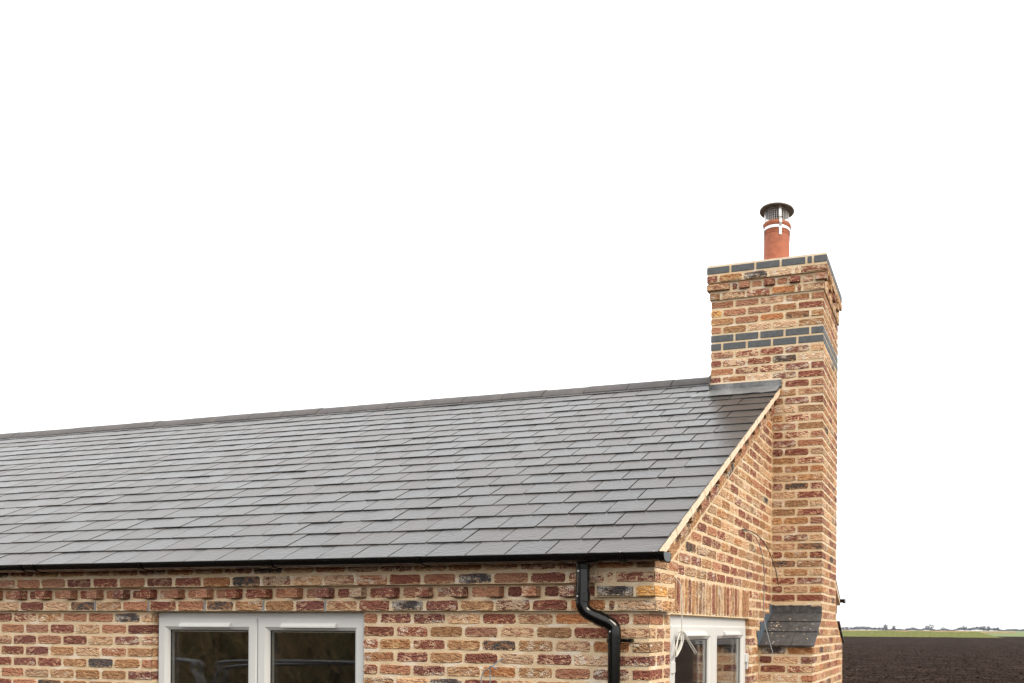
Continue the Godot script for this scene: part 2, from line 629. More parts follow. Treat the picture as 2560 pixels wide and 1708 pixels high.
func lay(parent: Node, called: String, poly: PackedVector2Array, code: String, at: Transform3D) -> void:
	# a brick face, clipped to poly (in the brick's own plane)
	if poly.size() < 3 or area(poly) < 0.0009:
		return
	var lo := Vector2(INF, INF)
	var hi := Vector2(-INF, -INF)
	for p in poly:
		lo = lo.min(p)
		hi = hi.max(p)
	if (hi - lo).x < 0.02 or (hi - lo).y < 0.012:
		return
	var w := hi.x - lo.x
	var r := Basis(Vector3(0, 0, 1), rng.randf_range(-0.006, 0.006))
	var sink := Vector3(lo.x, lo.y, rng.randf_range(-0.0015, 0.0015))
	if poly.size() == 4 and absf(area(poly) - w * BH) < 1e-5:
		put(parent, called, whole(snappedf(w, 0.001), code), M.brick, at * Transform3D(r, sink))
	else:
		var q := PackedVector2Array()
		for p in poly:
			q.append(p - lo)
		put(parent, called, brick_mesh(q, pick_cell(code)), M.brick, at * Transform3D(Basis.IDENTITY, sink))

func frame(origin: Vector3, a: Vector3, b: Vector3) -> Transform3D:
	return Transform3D(Basis(a, b, a.cross(b)), origin)

func corner_brick(parent: Node, called: String, lo: Vector3, hi: Vector3, code: String) -> void:
	put(parent, called, soft_box(hi - lo, 0.005, 0.0018, pick_cell(code)), M.brick, Transform3D(Basis.IDENTITY, lo))

func strip(st: SurfaceTool, m: Mesh, at: Transform3D) -> void:
	st.append_from(m, 0, at)

# ---------------------------------------------------------------- house walls
const WX0 := -3.420            # front window opening
const WX1 := -1.808
const GZ0 := -0.335            # gable window opening
const GZ1 := -2.197
const SILL := -1.2
const XL := -11.0              # far end of the house
const ZB := -6.86              # rear wall
const XB := -5.7               # bricks are laid one by one up to here
const KLOW := -10
const CB1 := 0.026             # corbel steps
const CB2 := 0.050
const BX := 0.045              # corner block stands this far out of the gable

func make_house() -> Node3D:
	var house := thing("brick_house", "red and buff brick cottage with grey slate roof and white windows", "house", Vector3(0, 0, 0))
	make_front_wall(house)
	make_gable_wall(house)
	make_shell(house)
	make_front_window(house)
	make_gable_window(house)
	return house

func make_front_wall(house: Node3D) -> void:
	var st := new_st()
	var f := -0.004
	box(st, Vector3(XL, GY, -0.1), Vector3(WX0 - 0.004, 0, f))
	box(st, Vector3(WX1 + 0.004, GY, -0.1), Vector3(-0.004, 0, f))
	box(st, Vector3(WX0 - 0.004, GY, -0.1), Vector3(WX1 + 0.004, SILL, f))
	box(st, Vector3(XL, 0.0075, -0.1), Vector3(BX - 0.004, CH, CB1 + f))
	box(st, Vector3(XL, 0.0, -0.1), Vector3(-0.004, 0.0075, f))
	box(st, Vector3(XL, CH, -0.1), Vector3(-0.298, 2 * CH + 0.0075, 0.006))
	box(st, Vector3(-0.298, CH + 0.0075, -0.1), Vector3(BX - 0.004, 2 * CH + 0.0075, CB2 + f))
	box(st, Vector3(-0.298, CH, -0.1), Vector3(BX - 0.004, CH + 0.0075, CB1 + f))
	box(st, Vector3(XL, 2 * CH + 0.0075, -0.1), Vector3(BX - 0.004, 0.30, CB2 + f))
	var wall := put(house, "front_wall", done(st), M.mortar)
	wall.set_meta("label", "front wall of mixed red, buff and dark bricks with stepped eaves courses")
	# plain courses, codes read from the corner leftwards, then from the window leftwards
	var right := ["PROCRCRRP", "CRBCPBMRO", "BOCBKBMOM", "RCRCRBROM", "RMPBOBRPM", "MCBCRKCBR", "BORCPCMPR"]
	var left := ["CKPPBMRPBC", "RPCRPPBMCB", "PRCRPRCBPR", "BPCBRRPCBM", "PBKBRRRBCP", "RBBBCPRCBK", "CPBOKPRCBR"]
	for k in range(KLOW, 0):
		var i := -k - 1
		var joint := -0.1087 if k % 2 != 0 else -0.2225
		var y := k * CH + (CH - BH) * 0.5
		# corner brick shows both faces
		var front_w := -joint - 0.0095
		var side_w := BL + 0.004 if k % 2 != 0 else BW + 0.002
		var code0: String = right[i][0] if i < right.size() else any_code()
		corner_brick(wall, "brick", Vector3(-front_w, y, -side_w), Vector3(0, y + BH, 0), code0)
		var n := 0
		var nr := 1
		var nl := 0
		while joint - n * PITCH > XB:
			var x1 := joint - n * PITCH - 0.0095
			var x0 := x1 - BL
			n += 1
			var inside := k * CH > SILL
			if inside and x0 < WX1 and x1 > WX0:
				if x1 > WX1:
					var c1: String = right[i][nr] if i < right.size() and nr < right[i].length() else any_code()
					nr += 1
					lay(wall, "brick", rect(x1 - WX1, BH), c1, frame(Vector3(WX1, y, 0), Vector3.RIGHT, Vector3.UP))
				elif x0 < WX0:
					var c2: String = left[i][nl] if i < left.size() and nl < left[i].length() else any_code()
					nl += 1
					corner_brick(wall, "brick", Vector3(x0, y, -0.06), Vector3(WX0, y + BH, 0), c2)
				continue
			var c3 := any_code()
			if x0 >= WX1:
				if i < right.size() and nr < right[i].length():
					c3 = right[i][nr]
				nr += 1
			else:
				if i < left.size() and nl < left[i].length():
					c3 = left[i][nl]
				nl += 1
			lay(wall, "brick", rect(BL, BH), c3, frame(Vector3(x0, y, 0), Vector3.RIGHT, Vector3.UP))
	# stepped eaves courses
	var codes := {0: "CKORMBRKMCRBOKPRPBKCRCPB", 2: "MMMRPKPRPCCMKORRPRRPPPBP", 3: "BOMRCOBRMPCKRBORMCPBRKCP"}
	for k: int in [0, 2, 3]:
		var zf := CB1 if k == 0 else CB2
		var y := k * CH + (CH - BH) * 0.5
		var s: String = codes[k]
		var xa := -0.174 if k != 3 else -0.06
		var depth := BW if k != 3 else BL
		corner_brick(wall, "corbel_brick", Vector3(xa, y, zf - depth), Vector3(BX, y + BH, zf), s[0])
		var x := xa - J
		var i := 1
		while x > XB:
			var w := BL
			if k != 3 and i == 1:
				w = 0.035
			elif k != 3 and i == 2:
				w = 0.205
			var code: String = s[i] if i < s.length() else any_code()
			lay(wall, "corbel_brick", rect(w, BH), code, frame(Vector3(x - w, y, zf), Vector3.RIGHT, Vector3.UP))
			x -= w + J
			# slim grey weep vents stand in some upright joints over the window
			if k == 0 and i in [9, 11, 13, 15, 17]:
				put(wall, "weep_vent", box_mesh(Vector3(x + 0.002, y - 0.006, 0.01), Vector3(x + 0.011, y + BH + 0.002, zf + 0.0015)), M.weep)
			i += 1
	var yd := CH + (CH - BH) * 0.5
	corner_brick(wall, "dentil_brick", Vector3(-0.06, yd, CB2 - BL), Vector3(BX, yd + BH, CB2), "Y")
	corner_brick(wall, "dentil_brick", Vector3(-0.288, yd, 0.0), Vector3(-0.075, yd + BH, CB2), "K")
	var xd := -0.303
	var j := 0
	while xd > XB:
		var code: String = "RPPRRPMRPMRRPP"[rng.randi() % 14]
		if j % 2 == 0:
			lay(wall, "dentil_brick", rect(0.088, BH), code, frame(Vector3(xd - 0.088, yd, 0.010), Vector3.RIGHT, Vector3.UP))
		else:
			corner_brick(wall, "dentil_brick", Vector3(xd - 0.092, yd, 0.0), Vector3(xd + 0.002, yd + BH + 0.002, CB2), code)
		xd -= PITCH * 0.5
		j += 1

func make_gable_wall(house: Node3D) -> void:
	var core := SurfaceTool.new()
	core.begin(Mesh.PRIMITIVE_TRIANGLES)
	var x0 := -0.1
	var x1 := -0.004
	var zr := RIDGE_Z
	var top := func(z: float) -> float: return RY + TANR * (-z if z > zr else z - 2.0 * zr) - 0.05
	strip(core, prism_x([Vector2(-0.1, GY), Vector2(-0.1, top.call(-0.1)), Vector2(GZ0 + 0.002, top.call(GZ0)), Vector2(GZ0 + 0.002, GY)], x0, x1), Transform3D.IDENTITY)
	strip(core, prism_x([Vector2(GZ0 + 0.002, -0.004), Vector2(GZ0 + 0.002, top.call(GZ0)), Vector2(GZ1 - 0.002, top.call(GZ1)), Vector2(GZ1 - 0.002, -0.004)], x0, x1), Transform3D.IDENTITY)
	strip(core, prism_x([Vector2(GZ0 + 0.002, GY), Vector2(GZ0 + 0.002, SILL), Vector2(GZ1 - 0.002, SILL), Vector2(GZ1 - 0.002, GY)], x0, x1), Transform3D.IDENTITY)
	strip(core, prism_x([Vector2(GZ1 - 0.002, GY), Vector2(GZ1 - 0.002, top.call(GZ1)), Vector2(zr, top.call(zr)), Vector2(ZB, top.call(ZB)), Vector2(ZB, GY)], x0, x1), Transform3D.IDENTITY)
	# corner block and the bed of the raked verge courses
	strip(core, prism_x([Vector2(-0.1, 0.0075), Vector2(-0.1, 0.30), Vector2(-0.283, 0.30), Vector2(-0.283, 0.0075)], -0.05, BX - 0.004), Transform3D.IDENTITY)
	strip(core, prism_x([Vector2(-0.283, 0.225), Vector2(-0.283, 0.30), Vector2(-0.335, 0.30), Vector2(-0.335, 0.225)], -0.05, BX - 0.004), Transform3D.IDENTITY)
	var o := put(house, "gable_wall", core.commit(), M.mortar)
	o.set_meta("label", "gable end of mixed bricks with sloping dentil verge and soldier course over its window")
	var gf := func(z: float, y: float, x := 0.0) -> Transform3D: return frame(Vector3(x, y, z), Vector3(0, 0, -1), Vector3.UP)
	# plain courses
	for k in range(KLOW, 27):
		var y := k * CH + (CH - BH) * 0.5
		var lim := 0.0        # z where the course starts
		if k < 0:
			lim = -0.2315 if k % 2 != 0 else -0.1185
		elif k < 3:
			lim = GZ1 - 0.006
		elif k == 3:
			lim = -0.345
		var shift := 0.364 if k % 2 != 0 else 0.2503
		var end := SZF + 0.006
		var n := -2
		while true:
			var za := -(shift + n * PITCH) - 0.0095       # near end
			var zb := za - BL
			n += 1
			if za < end:
				break
			var a := minf(za, lim)
			var b := maxf(zb, end)
			if a - b < 0.03:
				continue
			if k < 0 and k * CH > SILL:
				if a < GZ0 and b > GZ1:
					continue
				if a > GZ0:
					b = maxf(b, GZ0)
				elif a > GZ1 and b < GZ1:
					a = GZ1
					corner_brick(o, "brick", Vector3(-0.06, y, b), Vector3(0, y + BH, a), any_code())
					continue
				if a - b < 0.03:
					continue
			var code := any_code()
			var poly := rect(a - b, BH)
			if k > 2:
				# cut to the rake: y + p.y <= RY - TANR * (a - p.x) - 0.238
				poly = clip(poly, Vector2(-TANR, 1.0).normalized(), (RY - TANR * a - 0.238 - y) / Vector2(TANR, 1.0).length())
			lay(o, "brick", poly, code, gf.call(a, y))
	# wall behind the chimney, of which the view shows next to nothing
	var far := SurfaceTool.new()
	far.begin(Mesh.PRIMITIVE_TRIANGLES)
	for k in range(KLOW, 24):
		var y := k * CH + (CH - BH) * 0.5
		var z := BZB - 0.02 - (0.0 if k % 2 else 0.114)
		while z - BL > ZB:
			if RY + TANR * (z - BL - 2.0 * zr) - 0.25 > y + BH:
				far.append_from(whole(BL, any_code()), 0, gf.call(z, y))
			z -= PITCH
	var fo := put(o, "rear_brick", far.commit(), M.brick)
	fo.set_meta("kind", "stuff")
	# corner block courses, flush with the eaves courses' ends
	var starts := {0: CB1 - BW - 0.012, 1: CB2 - BL - 0.012, 2: CB2 - BW - 0.012, 3: CB2 - BL - 0.012}
	var bc := {0: "BB", 1: "O", 2: "BP", 3: "PB"}
	for k in 4:
		var a: float = starts[k]
		var y := k * CH + (CH - BH) * 0.5
		var e := -0.283 if k < 3 else -0.335
		lay(o, "corbel_brick", rect(a - e, BH), bc[k][0], gf.call(a, y, BX))
	# soldier course over the window
	var sc := "KBRCBRBBKMCBRBBCBRCBRBCBPB"
	var z := -0.302
	var i := 0
	while z - 0.062 > GZ1 - 0.02:
		put(o, "soldier_brick", whole(BL, sc[i % sc.length()]), M.brick, frame(Vector3(rng.randf_range(-0.001, 0.002), 0.006, z - BH), Vector3.UP, Vector3(0, 0, 1)))
		z -= 0.0731
		i += 1
	# raked courses along the verge
	var rv := func(t: float, n: float, x: float) -> Transform3D:
		# t along the slope from z = 0, n below the roof plane
		return frame(Vector3(x, RY, 0) + UPS * t - NRM * n, UPS, NRM)
	var tmax := -SZF / cos(ANG)
	# clip to y >= 0.305 : local p -> y = RY + UPS.y * (t + p.x) + NRM.y * (p.y - n)
	var t := -0.02
	i = 0
	while t < tmax:
		var w := minf(BL, tmax - t)
		var n := 0.199
		var poly := clip(rect(w, BH), Vector2(-UPS.y, -NRM.y), -(0.305 - RY - UPS.y * t + NRM.y * n))
		lay(o, "verge_brick", poly, "PBBBPRBKBPBBPCRB"[i % 16], rv.call(t, n, 0.018))
		t += PITCH
		i += 1
	t = -0.10
	i = 0
	while t < tmax:
		var n := 0.126
		var proud := i % 2 == 0
		var poly := clip(rect(BW, BH), Vector2(-UPS.y, -NRM.y), -(0.305 - RY - UPS.y * t + NRM.y * n))
		if poly.size() >= 3 and area(poly) > 0.0009:
			if poly.size() == 4 and absf(area(poly) - BW * BH) < 1e-5 and proud:
				var at: Transform3D = rv.call(t, n, 0.0)
				put(o, "verge_dentil", soft_box(Vector3(BW, BH, BX + 0.006), 0.005, 0.0018, pick_cell("RPBBPPB"[rng.randi() % 7])), M.brick, at)
			else:
				lay(o, "verge_dentil", poly, "RPBBP"[rng.randi() % 5], rv.call(t, n, BX if proud else 0.004))
		t += PITCH * 0.5
		i += 1
	# mortar bed showing between the raked courses
	var bed := SurfaceTool.new()
	bed.begin(Mesh.PRIMITIVE_TRIANGLES)
	var ln := func(n: float, z_: float) -> float: return RY - TANR * z_ - n / cos(ANG)
	strip(bed, prism_x([Vector2(-0.06, ln.call(0.05, -0.06)), Vector2(SZF, ln.call(0.05, SZF)), Vector2(SZF, ln.call(0.059, SZF)), Vector2(-0.06, ln.call(0.059, -0.06))], -0.02, 0.034), Transform3D.IDENTITY)
	strip(bed, prism_x([Vector2(-0.10, 0.3), Vector2(-0.10, ln.call(0.122, -0.10)), Vector2(SZF, ln.call(0.122, SZF)), Vector2(SZF, ln.call(0.20, SZF)), Vector2(-0.33, 0.3)], -0.02, 0.013), Transform3D.IDENTITY)
	put(o, "verge_bed", bed.commit(), M.mortar)

func make_shell(house: Node3D) -> void:
	# the parts of the house that only close it: inner walls, floor, ceiling, rear and far end
	put(house, "rear_wall", box_mesh(Vector3(XL, GY, ZB), Vector3(-0.1, 0.3, ZB + 0.1)), M.mortar)
	put(house, "end_wall", prism_x([Vector2(0, GY), Vector2(0, 0.3), Vector2(RIDGE_Z, RY - TANR * RIDGE_Z - 0.08), Vector2(ZB, 0.3), Vector2(ZB, GY)], XL - 0.1, XL), M.mortar)
	put(house, "floor", box_mesh(Vector3(XL, GY, ZB + 0.1), Vector3(-0.1, GY + 0.15, -0.1)), M.plaster)
	put(house, "ceiling", box_mesh(Vector3(XL, 0.2, ZB + 0.1), Vector3(-0.1, 0.26, -0.1)), M.plaster)
	put(house, "partition", box_mesh(Vector3(XL, GY + 0.15, -3.6), Vector3(-0.1, 0.2, -3.5)), M.plaster)
	put(house, "partition", box_mesh(Vector3(-5.2, GY + 0.15, -3.5), Vector3(-5.1, 0.2, -0.1)), M.plaster)

# ---------------------------------------------------------------- windows
func ring(w: float, h: float, profile: Array) -> ArrayMesh:
	# a mitred frame: profile of Vector2(inset, height) swept round a w x h rectangle in the x-y plane, top left at the origin
	var st := new_st()
	for i in profile.size() - 1:
		var a: Vector2 = profile[i]
		var b: Vector2 = profile[i + 1]
		var ra := [Vector3(a.x, -a.x, a.y), Vector3(w - a.x, -a.x, a.y), Vector3(w - a.x, -h + a.x, a.y), Vector3(a.x, -h + a.x, a.y)]
		var rb := [Vector3(b.x, -b.x, b.y), Vector3(w - b.x, -b.x, b.y), Vector3(w - b.x, -h + b.x, b.y), Vector3(b.x, -h + b.x, b.y)]
		for k in 4:
			quad(st, ra[k], ra[(k + 1) % 4], rb[(k + 1) % 4], rb[k])
	return done(st)

func vent(length: float) -> ArrayMesh:
	# trickle vent hood: sloping top, small returns at the ends
	var st := new_st()
	var p := [Vector2(0, 0.012), Vector2(0.010, 0.012), Vector2(0.022, -0.006), Vector2(0.022, -0.014), Vector2(0, -0.014)]
	var n := p.size()
	for i in n:
		var a: Vector2 = p[i]
		var b: Vector2 = p[(i + 1) % n]
		quad(st, Vector3(0, a.y, a.x), Vector3(length, a.y, a.x), Vector3(length, b.y, b.x), Vector3(0, b.y, b.x))
	for x in [0.0, length]:
		for i in range(1, n - 1):
			tri(st, Vector3(x, p[0].y, p[0].x), Vector3(x, p[i].y, p[i].x), Vector3(x, p[i + 1].y, p[i + 1].x))
	return done(st)

func make_window(house: Node3D, at: Transform3D, w: float, h: float, head: float, jamb: float, border: float, vent_l: float, label: String) -> Node3D:
	# local x to the right, y up, z out; top left corner of the frame at the origin
	var win := Node3D.new()
	win.transform = at
	add_named(house, win, "window")
	win.set_meta("label", label)
	var st := new_st()
	box(st, Vector3(0, -head, -0.06), Vector3(w, 0, 0.0))
	box(st, Vector3(0, -h, -0.06), Vector3(jamb, -head, 0.0))
	box(st, Vector3(w - jamb, -h, -0.06), Vector3(w, -head, 0.0))
	box(st, Vector3(jamb, -h, -0.06), Vector3(w - jamb, -h + 0.05, 0.0))
	box(st, Vector3(w * 0.5 - 0.02, -h + 0.05, -0.06), Vector3(w * 0.5 + 0.02, -head, -0.004))
	put(win, "frame", done(st), M.upvc)
	var sw := (w - 2 * jamb - 0.006) * 0.5 + 0.01
	var sh := h - head - 0.04
	for k in 2:
		var sx := jamb - 0.010 if k == 0 else w - jamb + 0.010 - sw
		var p := [Vector2(0, -0.03), Vector2(0.0, 0.010), Vector2(0.008, 0.017), Vector2(border - 0.022, 0.017), Vector2(border - 0.018, 0.013), Vector2(border - 0.004, 0.004), Vector2(border, -0.006), Vector2(border, -0.03)]
		var off := Transform3D(Basis.IDENTITY, Vector3(sx, -head + 0.006, 0))
		put(win, "sash", ring(sw, sh, p), M.upvc, off)
		put(win, "gasket", ring(sw, sh, [Vector2(border - 0.004, -0.008), Vector2(border + 0.004, -0.008), Vector2(border + 0.004, -0.014)]), M.seal, off)
		for layer in 2:
			put(win, "pane", box_mesh(Vector3(border - 0.002, -sh + border - 0.002, -0.014 - layer * 0.020), Vector3(sw - border + 0.002, -border + 0.002, -0.010 - layer * 0.020)), M.glass, off)
		put(win, "spacer_bar", ring(sw, sh, [Vector2(border + 0.003, -0.016), Vector2(border + 0.010, -0.016), Vector2(border + 0.010, -0.028)]), M.spacer, off)
		put(win, "vent", vent(vent_l), M.upvc, Transform3D(Basis.IDENTITY, Vector3(sx + sw * 0.5 - vent_l * 0.5, -head - border * 0.50, 0.017)))
	return win

func make_front_window(house: Node3D) -> void:
	make_window(house, Transform3D(Basis.IDENTITY, Vector3(WX0 + 0.002, -0.002, -0.045)), WX1 - WX0 - 0.004, 1.19, 0.04, 0.022, 0.078, 0.40, "white two-light window in the front wall")

func make_gable_window(house: Node3D) -> void:
	var at := frame(Vector3(-0.032, -0.012, GZ0 - 0.004), Vector3(0, 0, -1), Vector3.UP)
	var w := GZ0 - GZ1 - 0.008
	var win := make_window(house, at, w, 1.18, 0.062, 0.062, 0.088, 0.43, "white two-light window in the gable with butt hinges at its sides")
	for x in [0.055, w - 0.055]:
		var st := new_st()
		var s := 1.0 if x < 1.0 else -1.0
		strip(st, soft_box(Vector3(0.075, 0.07, 0.022), 0.006), Transform3D(Basis.IDENTITY, Vector3(x - 0.045 if s > 0 else x - 0.03, -0.335, 0.012)))
		strip(st, soft_box(Vector3(0.030, 0.115, 0.016), 0.004), Transform3D(Basis.IDENTITY, Vector3(x - 0.05 if s > 0 else x + 0.02, -0.39, 0.012)))
		put(win, "hinge", st.commit(), M.upvc)
	# sand mortar along the head, under the soldier bricks
	put(win, "head_bead", box_mesh(Vector3(0, 0.0, -0.05), Vector3(w, 0.0105, 0.012)), M.mortar)

# ---------------------------------------------------------------- roof
func on_roof(x: float, s: float, n := 0.0) -> Vector3:
	return Vector3(x, RY, 0) + UPS * s + NRM * n

func make_roof(house: Node3D) -> void:
	var st := SurfaceTool.new()
	st.begin(Mesh.PRIMITIVE_TRIANGLES)
	var y0 := RY - 0.032
	var yr := y0 - TANR * RIDGE_Z
	strip(st, prism_x([Vector2(0.055, y0 - 0.055 * TANR), Vector2(RIDGE_Z, yr), Vector2(RIDGE_Z, yr - 0.018), Vector2(0.055, y0 - 0.055 * TANR - 0.018)], XL - 0.1, 0.03), Transform3D.IDENTITY)
	var zb := 2.0 * RIDGE_Z - 0.09
	strip(st, prism_x([Vector2(RIDGE_Z, yr + 0.03), Vector2(RIDGE_Z, yr + 0.012), Vector2(zb, y0 - 0.09 * TANR + 0.012), Vector2(zb, y0 - 0.09 * TANR + 0.03)], XL - 0.1, 0.074), Transform3D.IDENTITY)
	var roof := put(house, "roof", st.commit(), M.underlay)
	put(house, "rear_verge", prism_x([Vector2(RIDGE_Z, yr + 0.011), Vector2(RIDGE_Z, yr - 0.045), Vector2(zb, y0 - 0.09 * TANR - 0.045), Vector2(zb, y0 - 0.09 * TANR + 0.011)], -0.02, 0.069), M.render)
	put(house, "rear_verge_course", prism_x([Vector2(RIDGE_Z, yr - 0.046), Vector2(RIDGE_Z, yr - 0.21), Vector2(ZB, y0 - 0.21), Vector2(ZB - 0.04, y0 - 0.07)], -0.02, 0.036), M.timber)
	roof.set_meta("label", "pitched roof of grey riven slates with brown ridge tiles")
	# slates: double lapped, 200 mm gauge, 250 mm wide
	var basis := Basis(Vector3.RIGHT, UPS, NRM) * Basis(Vector3.RIGHT, -0.036)
	var variants := []
	for i in 14:
		variants.append(face_piece(rect(0.2430, 0.268), 0.0066, -1, 0.0015, 0.004, 0.05, 0.0016))
	var all := []
	for c in 20:
		var tail := -0.1 + 0.2 * c
		var joint := -0.323 if c % 2 == 0 else -0.198
		var right := 0.072
		var first := true
		while joint > XL:
			var w := right - joint
			var inside := tail + 0.1 > -SZF / cos(ANG) and right > SXA + 0.03
			if inside and joint < SXA - 0.02:
				all.append([joint, SXA + 0.0, tail, true])
			elif not inside:
				all.append([joint, right, tail, first or absf(w - 0.25) > 0.001])
			right = joint
			joint -= 0.25
			first = false
	var cam := Vector3(1.575, -0.0862, 4.1313)
	all.sort_custom(func(a: Array, b: Array) -> bool: return cam.distance_to(on_roof(a[0], a[2])) < cam.distance_to(on_roof(b[0], b[2])))
	var rest := []
	for i in 4:
		var s := SurfaceTool.new()
		s.begin(Mesh.PRIMITIVE_TRIANGLES)
		rest.append(s)
	var count := 0
	for d: Array in all:
		var mesh: ArrayMesh
		var len_ := 0.268
		if d[2] > 3.6:
			len_ = minf(0.268, 3.93 - d[2])
		if d[3] or len_ < 0.26:
			mesh = face_piece(rect(d[1] - d[0] - 0.0070, len_), 0.0066, -1, 0.0015, 0.004, 0.05, 0.0016)
		else:
			mesh = variants[rng.randi() % variants.size()]
		var b := basis * Basis(Vector3(0, 0, 1), rng.randf_range(-0.004, 0.004)) * Basis(Vector3.RIGHT, rng.randf_range(-0.006, 0.004)) * Basis(Vector3.UP, rng.randf_range(-0.006, 0.006))
		var at := Transform3D(b, on_roof(d[0] + 0.0035, d[2] + rng.randf_range(-0.003, 0.003), rng.randf_range(-0.001, 0.0015)))
		var mi := rng.randi() % 4
		if count < 300:
			put(roof, "slate", mesh, M["slate%d" % mi], at)
		else:
			rest[mi].append_from(mesh, 0, at)
		count += 1
	for i in 4:
		var o := put(roof, "far_slate", rest[i].commit(), M["slate%d" % i])
		o.set_meta("kind", "stuff")
	# ridge tiles
	var x := SXA - 0.03
	var apex := RY - TANR * RIDGE_Z
	var i := 0
	while x > XL - 0.1:
		var x0 := maxf(x - 0.452, XL - 0.1)
		put(roof, "ridge_tile", ridge_tile(x0 + 0.004, x - 0.004, apex + rng.randf_range(-0.003, 0.003)), M.ridge)
		put(roof, "ridge_joint", ridge_tile(x - 0.004, x + 0.004, apex - 0.009), M.joint)
		x -= 0.452
		i += 1
	# mortar verge
	var pts := 46
	var vs := new_st()
	var s1 := -SZF / cos(ANG)
	for k in pts:
		var sa := lerpf(-0.055, s1, float(k) / pts)
		var sb := lerpf(-0.055, s1, float(k + 1) / pts)
		var w := [rng.randf_range(-0.002, 0.003), rng.randf_range(-0.003, 0.002)]
		var xo: float = 0.069 + w[0]
		var lo: float = 0.060 + w[1]
		box_between(vs, on_roof(0, sa), on_roof(0, sb), -0.02, xo, -lo, -0.0165)
	put(roof, "verge_mortar", done(vs), M.render)
	# lead round the chimney
	var fl := new_st()
	var fold := 2.052
	box(fl, Vector3(SXA - 0.004, fold - 0.02, SZF), Vector3(0.085, 2.102, SZF + 0.005))
	var sf := -SZF / cos(ANG)
	var a0 := on_roof(SXA - 0.14, sf - 0.20, 0.006)
	var steps := 12
	for k in steps:
		var xa := lerpf(SXA - 0.14, 0.074, float(k) / steps)
		var xb := lerpf(SXA - 0.14, 0.074, float(k + 1) / steps)
		var wa := 0.002 * sin(k * 1.7)
		var wb := 0.002 * sin((k + 1) * 1.7)
		var sa := sf - 0.185 + 0.006 * sin(k * 2.3)
		var sb := sf - 0.185 + 0.006 * sin((k + 1) * 2.3)
		var su := sf - 0.005 if xb > SXA else sf - 0.10
		quad(fl, on_roof(xa, sa, 0.007 + wa), on_roof(xb, sb, 0.007 + wb), on_roof(xb, su, 0.014 + wb), on_roof(xa, su, 0.014 + wa))
		quad(fl, on_roof(xa, sa, 0.003 + wa), on_roof(xb, sb, 0.003 + wb), on_roof(xb, sb, 0.007 + wb), on_roof(xa, sa, 0.007 + wa))
	put(roof, "lead_flashing", done(fl), M.lead)
	put(roof, "flashing_mortar", box_mesh(Vector3(SXA - 0.002, 2.103, SZF - 0.01), Vector3(0.08, 2.117, SZF + 0.0055)), M.render)
	var sd := new_st()
	box_between(sd, on_roof(0, sf - 0.02), on_roof(0, sf + 0.42), SXA - 0.006, SXA - 0.001, -0.01, 0.13)
	put(roof, "side_flashing", done(sd), M.lead)

func box_between(st: SurfaceTool, a: Vector3, b: Vector3, x0: float, x1: float, n0: float, n1: float) -> void:
	# a bar along the front slope from a to b
	var p := []
	for e: Vector3 in [a, b]:
		for x in [x0, x1]:
			for n in [n0, n1]:
				p.append(Vector3(x, e.y, e.z) + NRM * n)
	quad(st, p[2], p[6], p[7], p[3])
	quad(st, p[0], p[1], p[5], p[4])
	quad(st, p[1], p[3], p[7], p[5])
	quad(st, p[0], p[4], p[6], p[2])
	quad(st, p[0], p[2], p[3], p[1])
	quad(st, p[4], p[5], p[7], p[6])

func ridge_tile(x0: float, x1: float, apex: float) -> ArrayMesh:
	var V := PackedVector3Array()
	var N := PackedVector3Array()
	var I := PackedInt32Array()
	var outer := []
	var n := 14
	for k in n + 1:
		var u := float(k) / n * 2.0 - 1.0
		var z := u * 0.165
		var y := -absf(z) * TANR
		# rounded crown
		y += 0.028 - 0.028 * pow(absf(u), 4.0) - maxf(0.0, 0.05 - absf(z)) * 0.5 + 0.008
		outer.append(Vector2(z, y))
	for k in n + 1:
		var t: Vector2 = (outer[mini(k + 1, n)] - outer[maxi(k - 1, 0)]).normalized()
		for x in [x0, x1]:
			V.append(Vector3(x, apex + outer[k].y, RIDGE_Z + outer[k].x))
			N.append(Vector3(0, t.x, -t.y))
	for k in n:
		face4(I, k * 2, k * 2 + 2, k * 2 + 3, k * 2 + 1)
	# near lower lip and end faces
	var base := V.size()
	for e in 2:
		var o: Vector2 = outer[0 if e == 0 else n]
		for x in [x0, x1]:
			for dy in [0.0, -0.03]:
				V.append(Vector3(x, apex + o.y + dy, RIDGE_Z + o.x))
				N.append(Vector3(0, 0, -1 if e == 0 else 1))
	for e in 2:
		face4(I, base + e * 4, base + e * 4 + 2, base + e * 4 + 3, base + e * 4 + 1)
	var eb := V.size()
	for x in [x0, x1]:
		for k in n + 1:
			for dy in [0.0, -0.03]:
				V.append(Vector3(x, apex + outer[k].y + dy, RIDGE_Z + outer[k].x))
				N.append(Vector3(-1 if x == x0 else 1, 0, 0))
	for e in 2:
		for k in n:
			var f := eb + e * (n + 1) * 2 + k * 2
			face4(I, f, f + 2, f + 3, f + 1)
	return commit_arrays(V, N, PackedVector2Array(), I)

# ---------------------------------------------------------------- chimney
func sh_line(z: float) -> float:
	# surface of the tiled shoulder in front of the stack
	return 0.046 - 0.56 * (z - (-2.975))

func mirror_z(z: float) -> float:
	return BZF + BZB - z

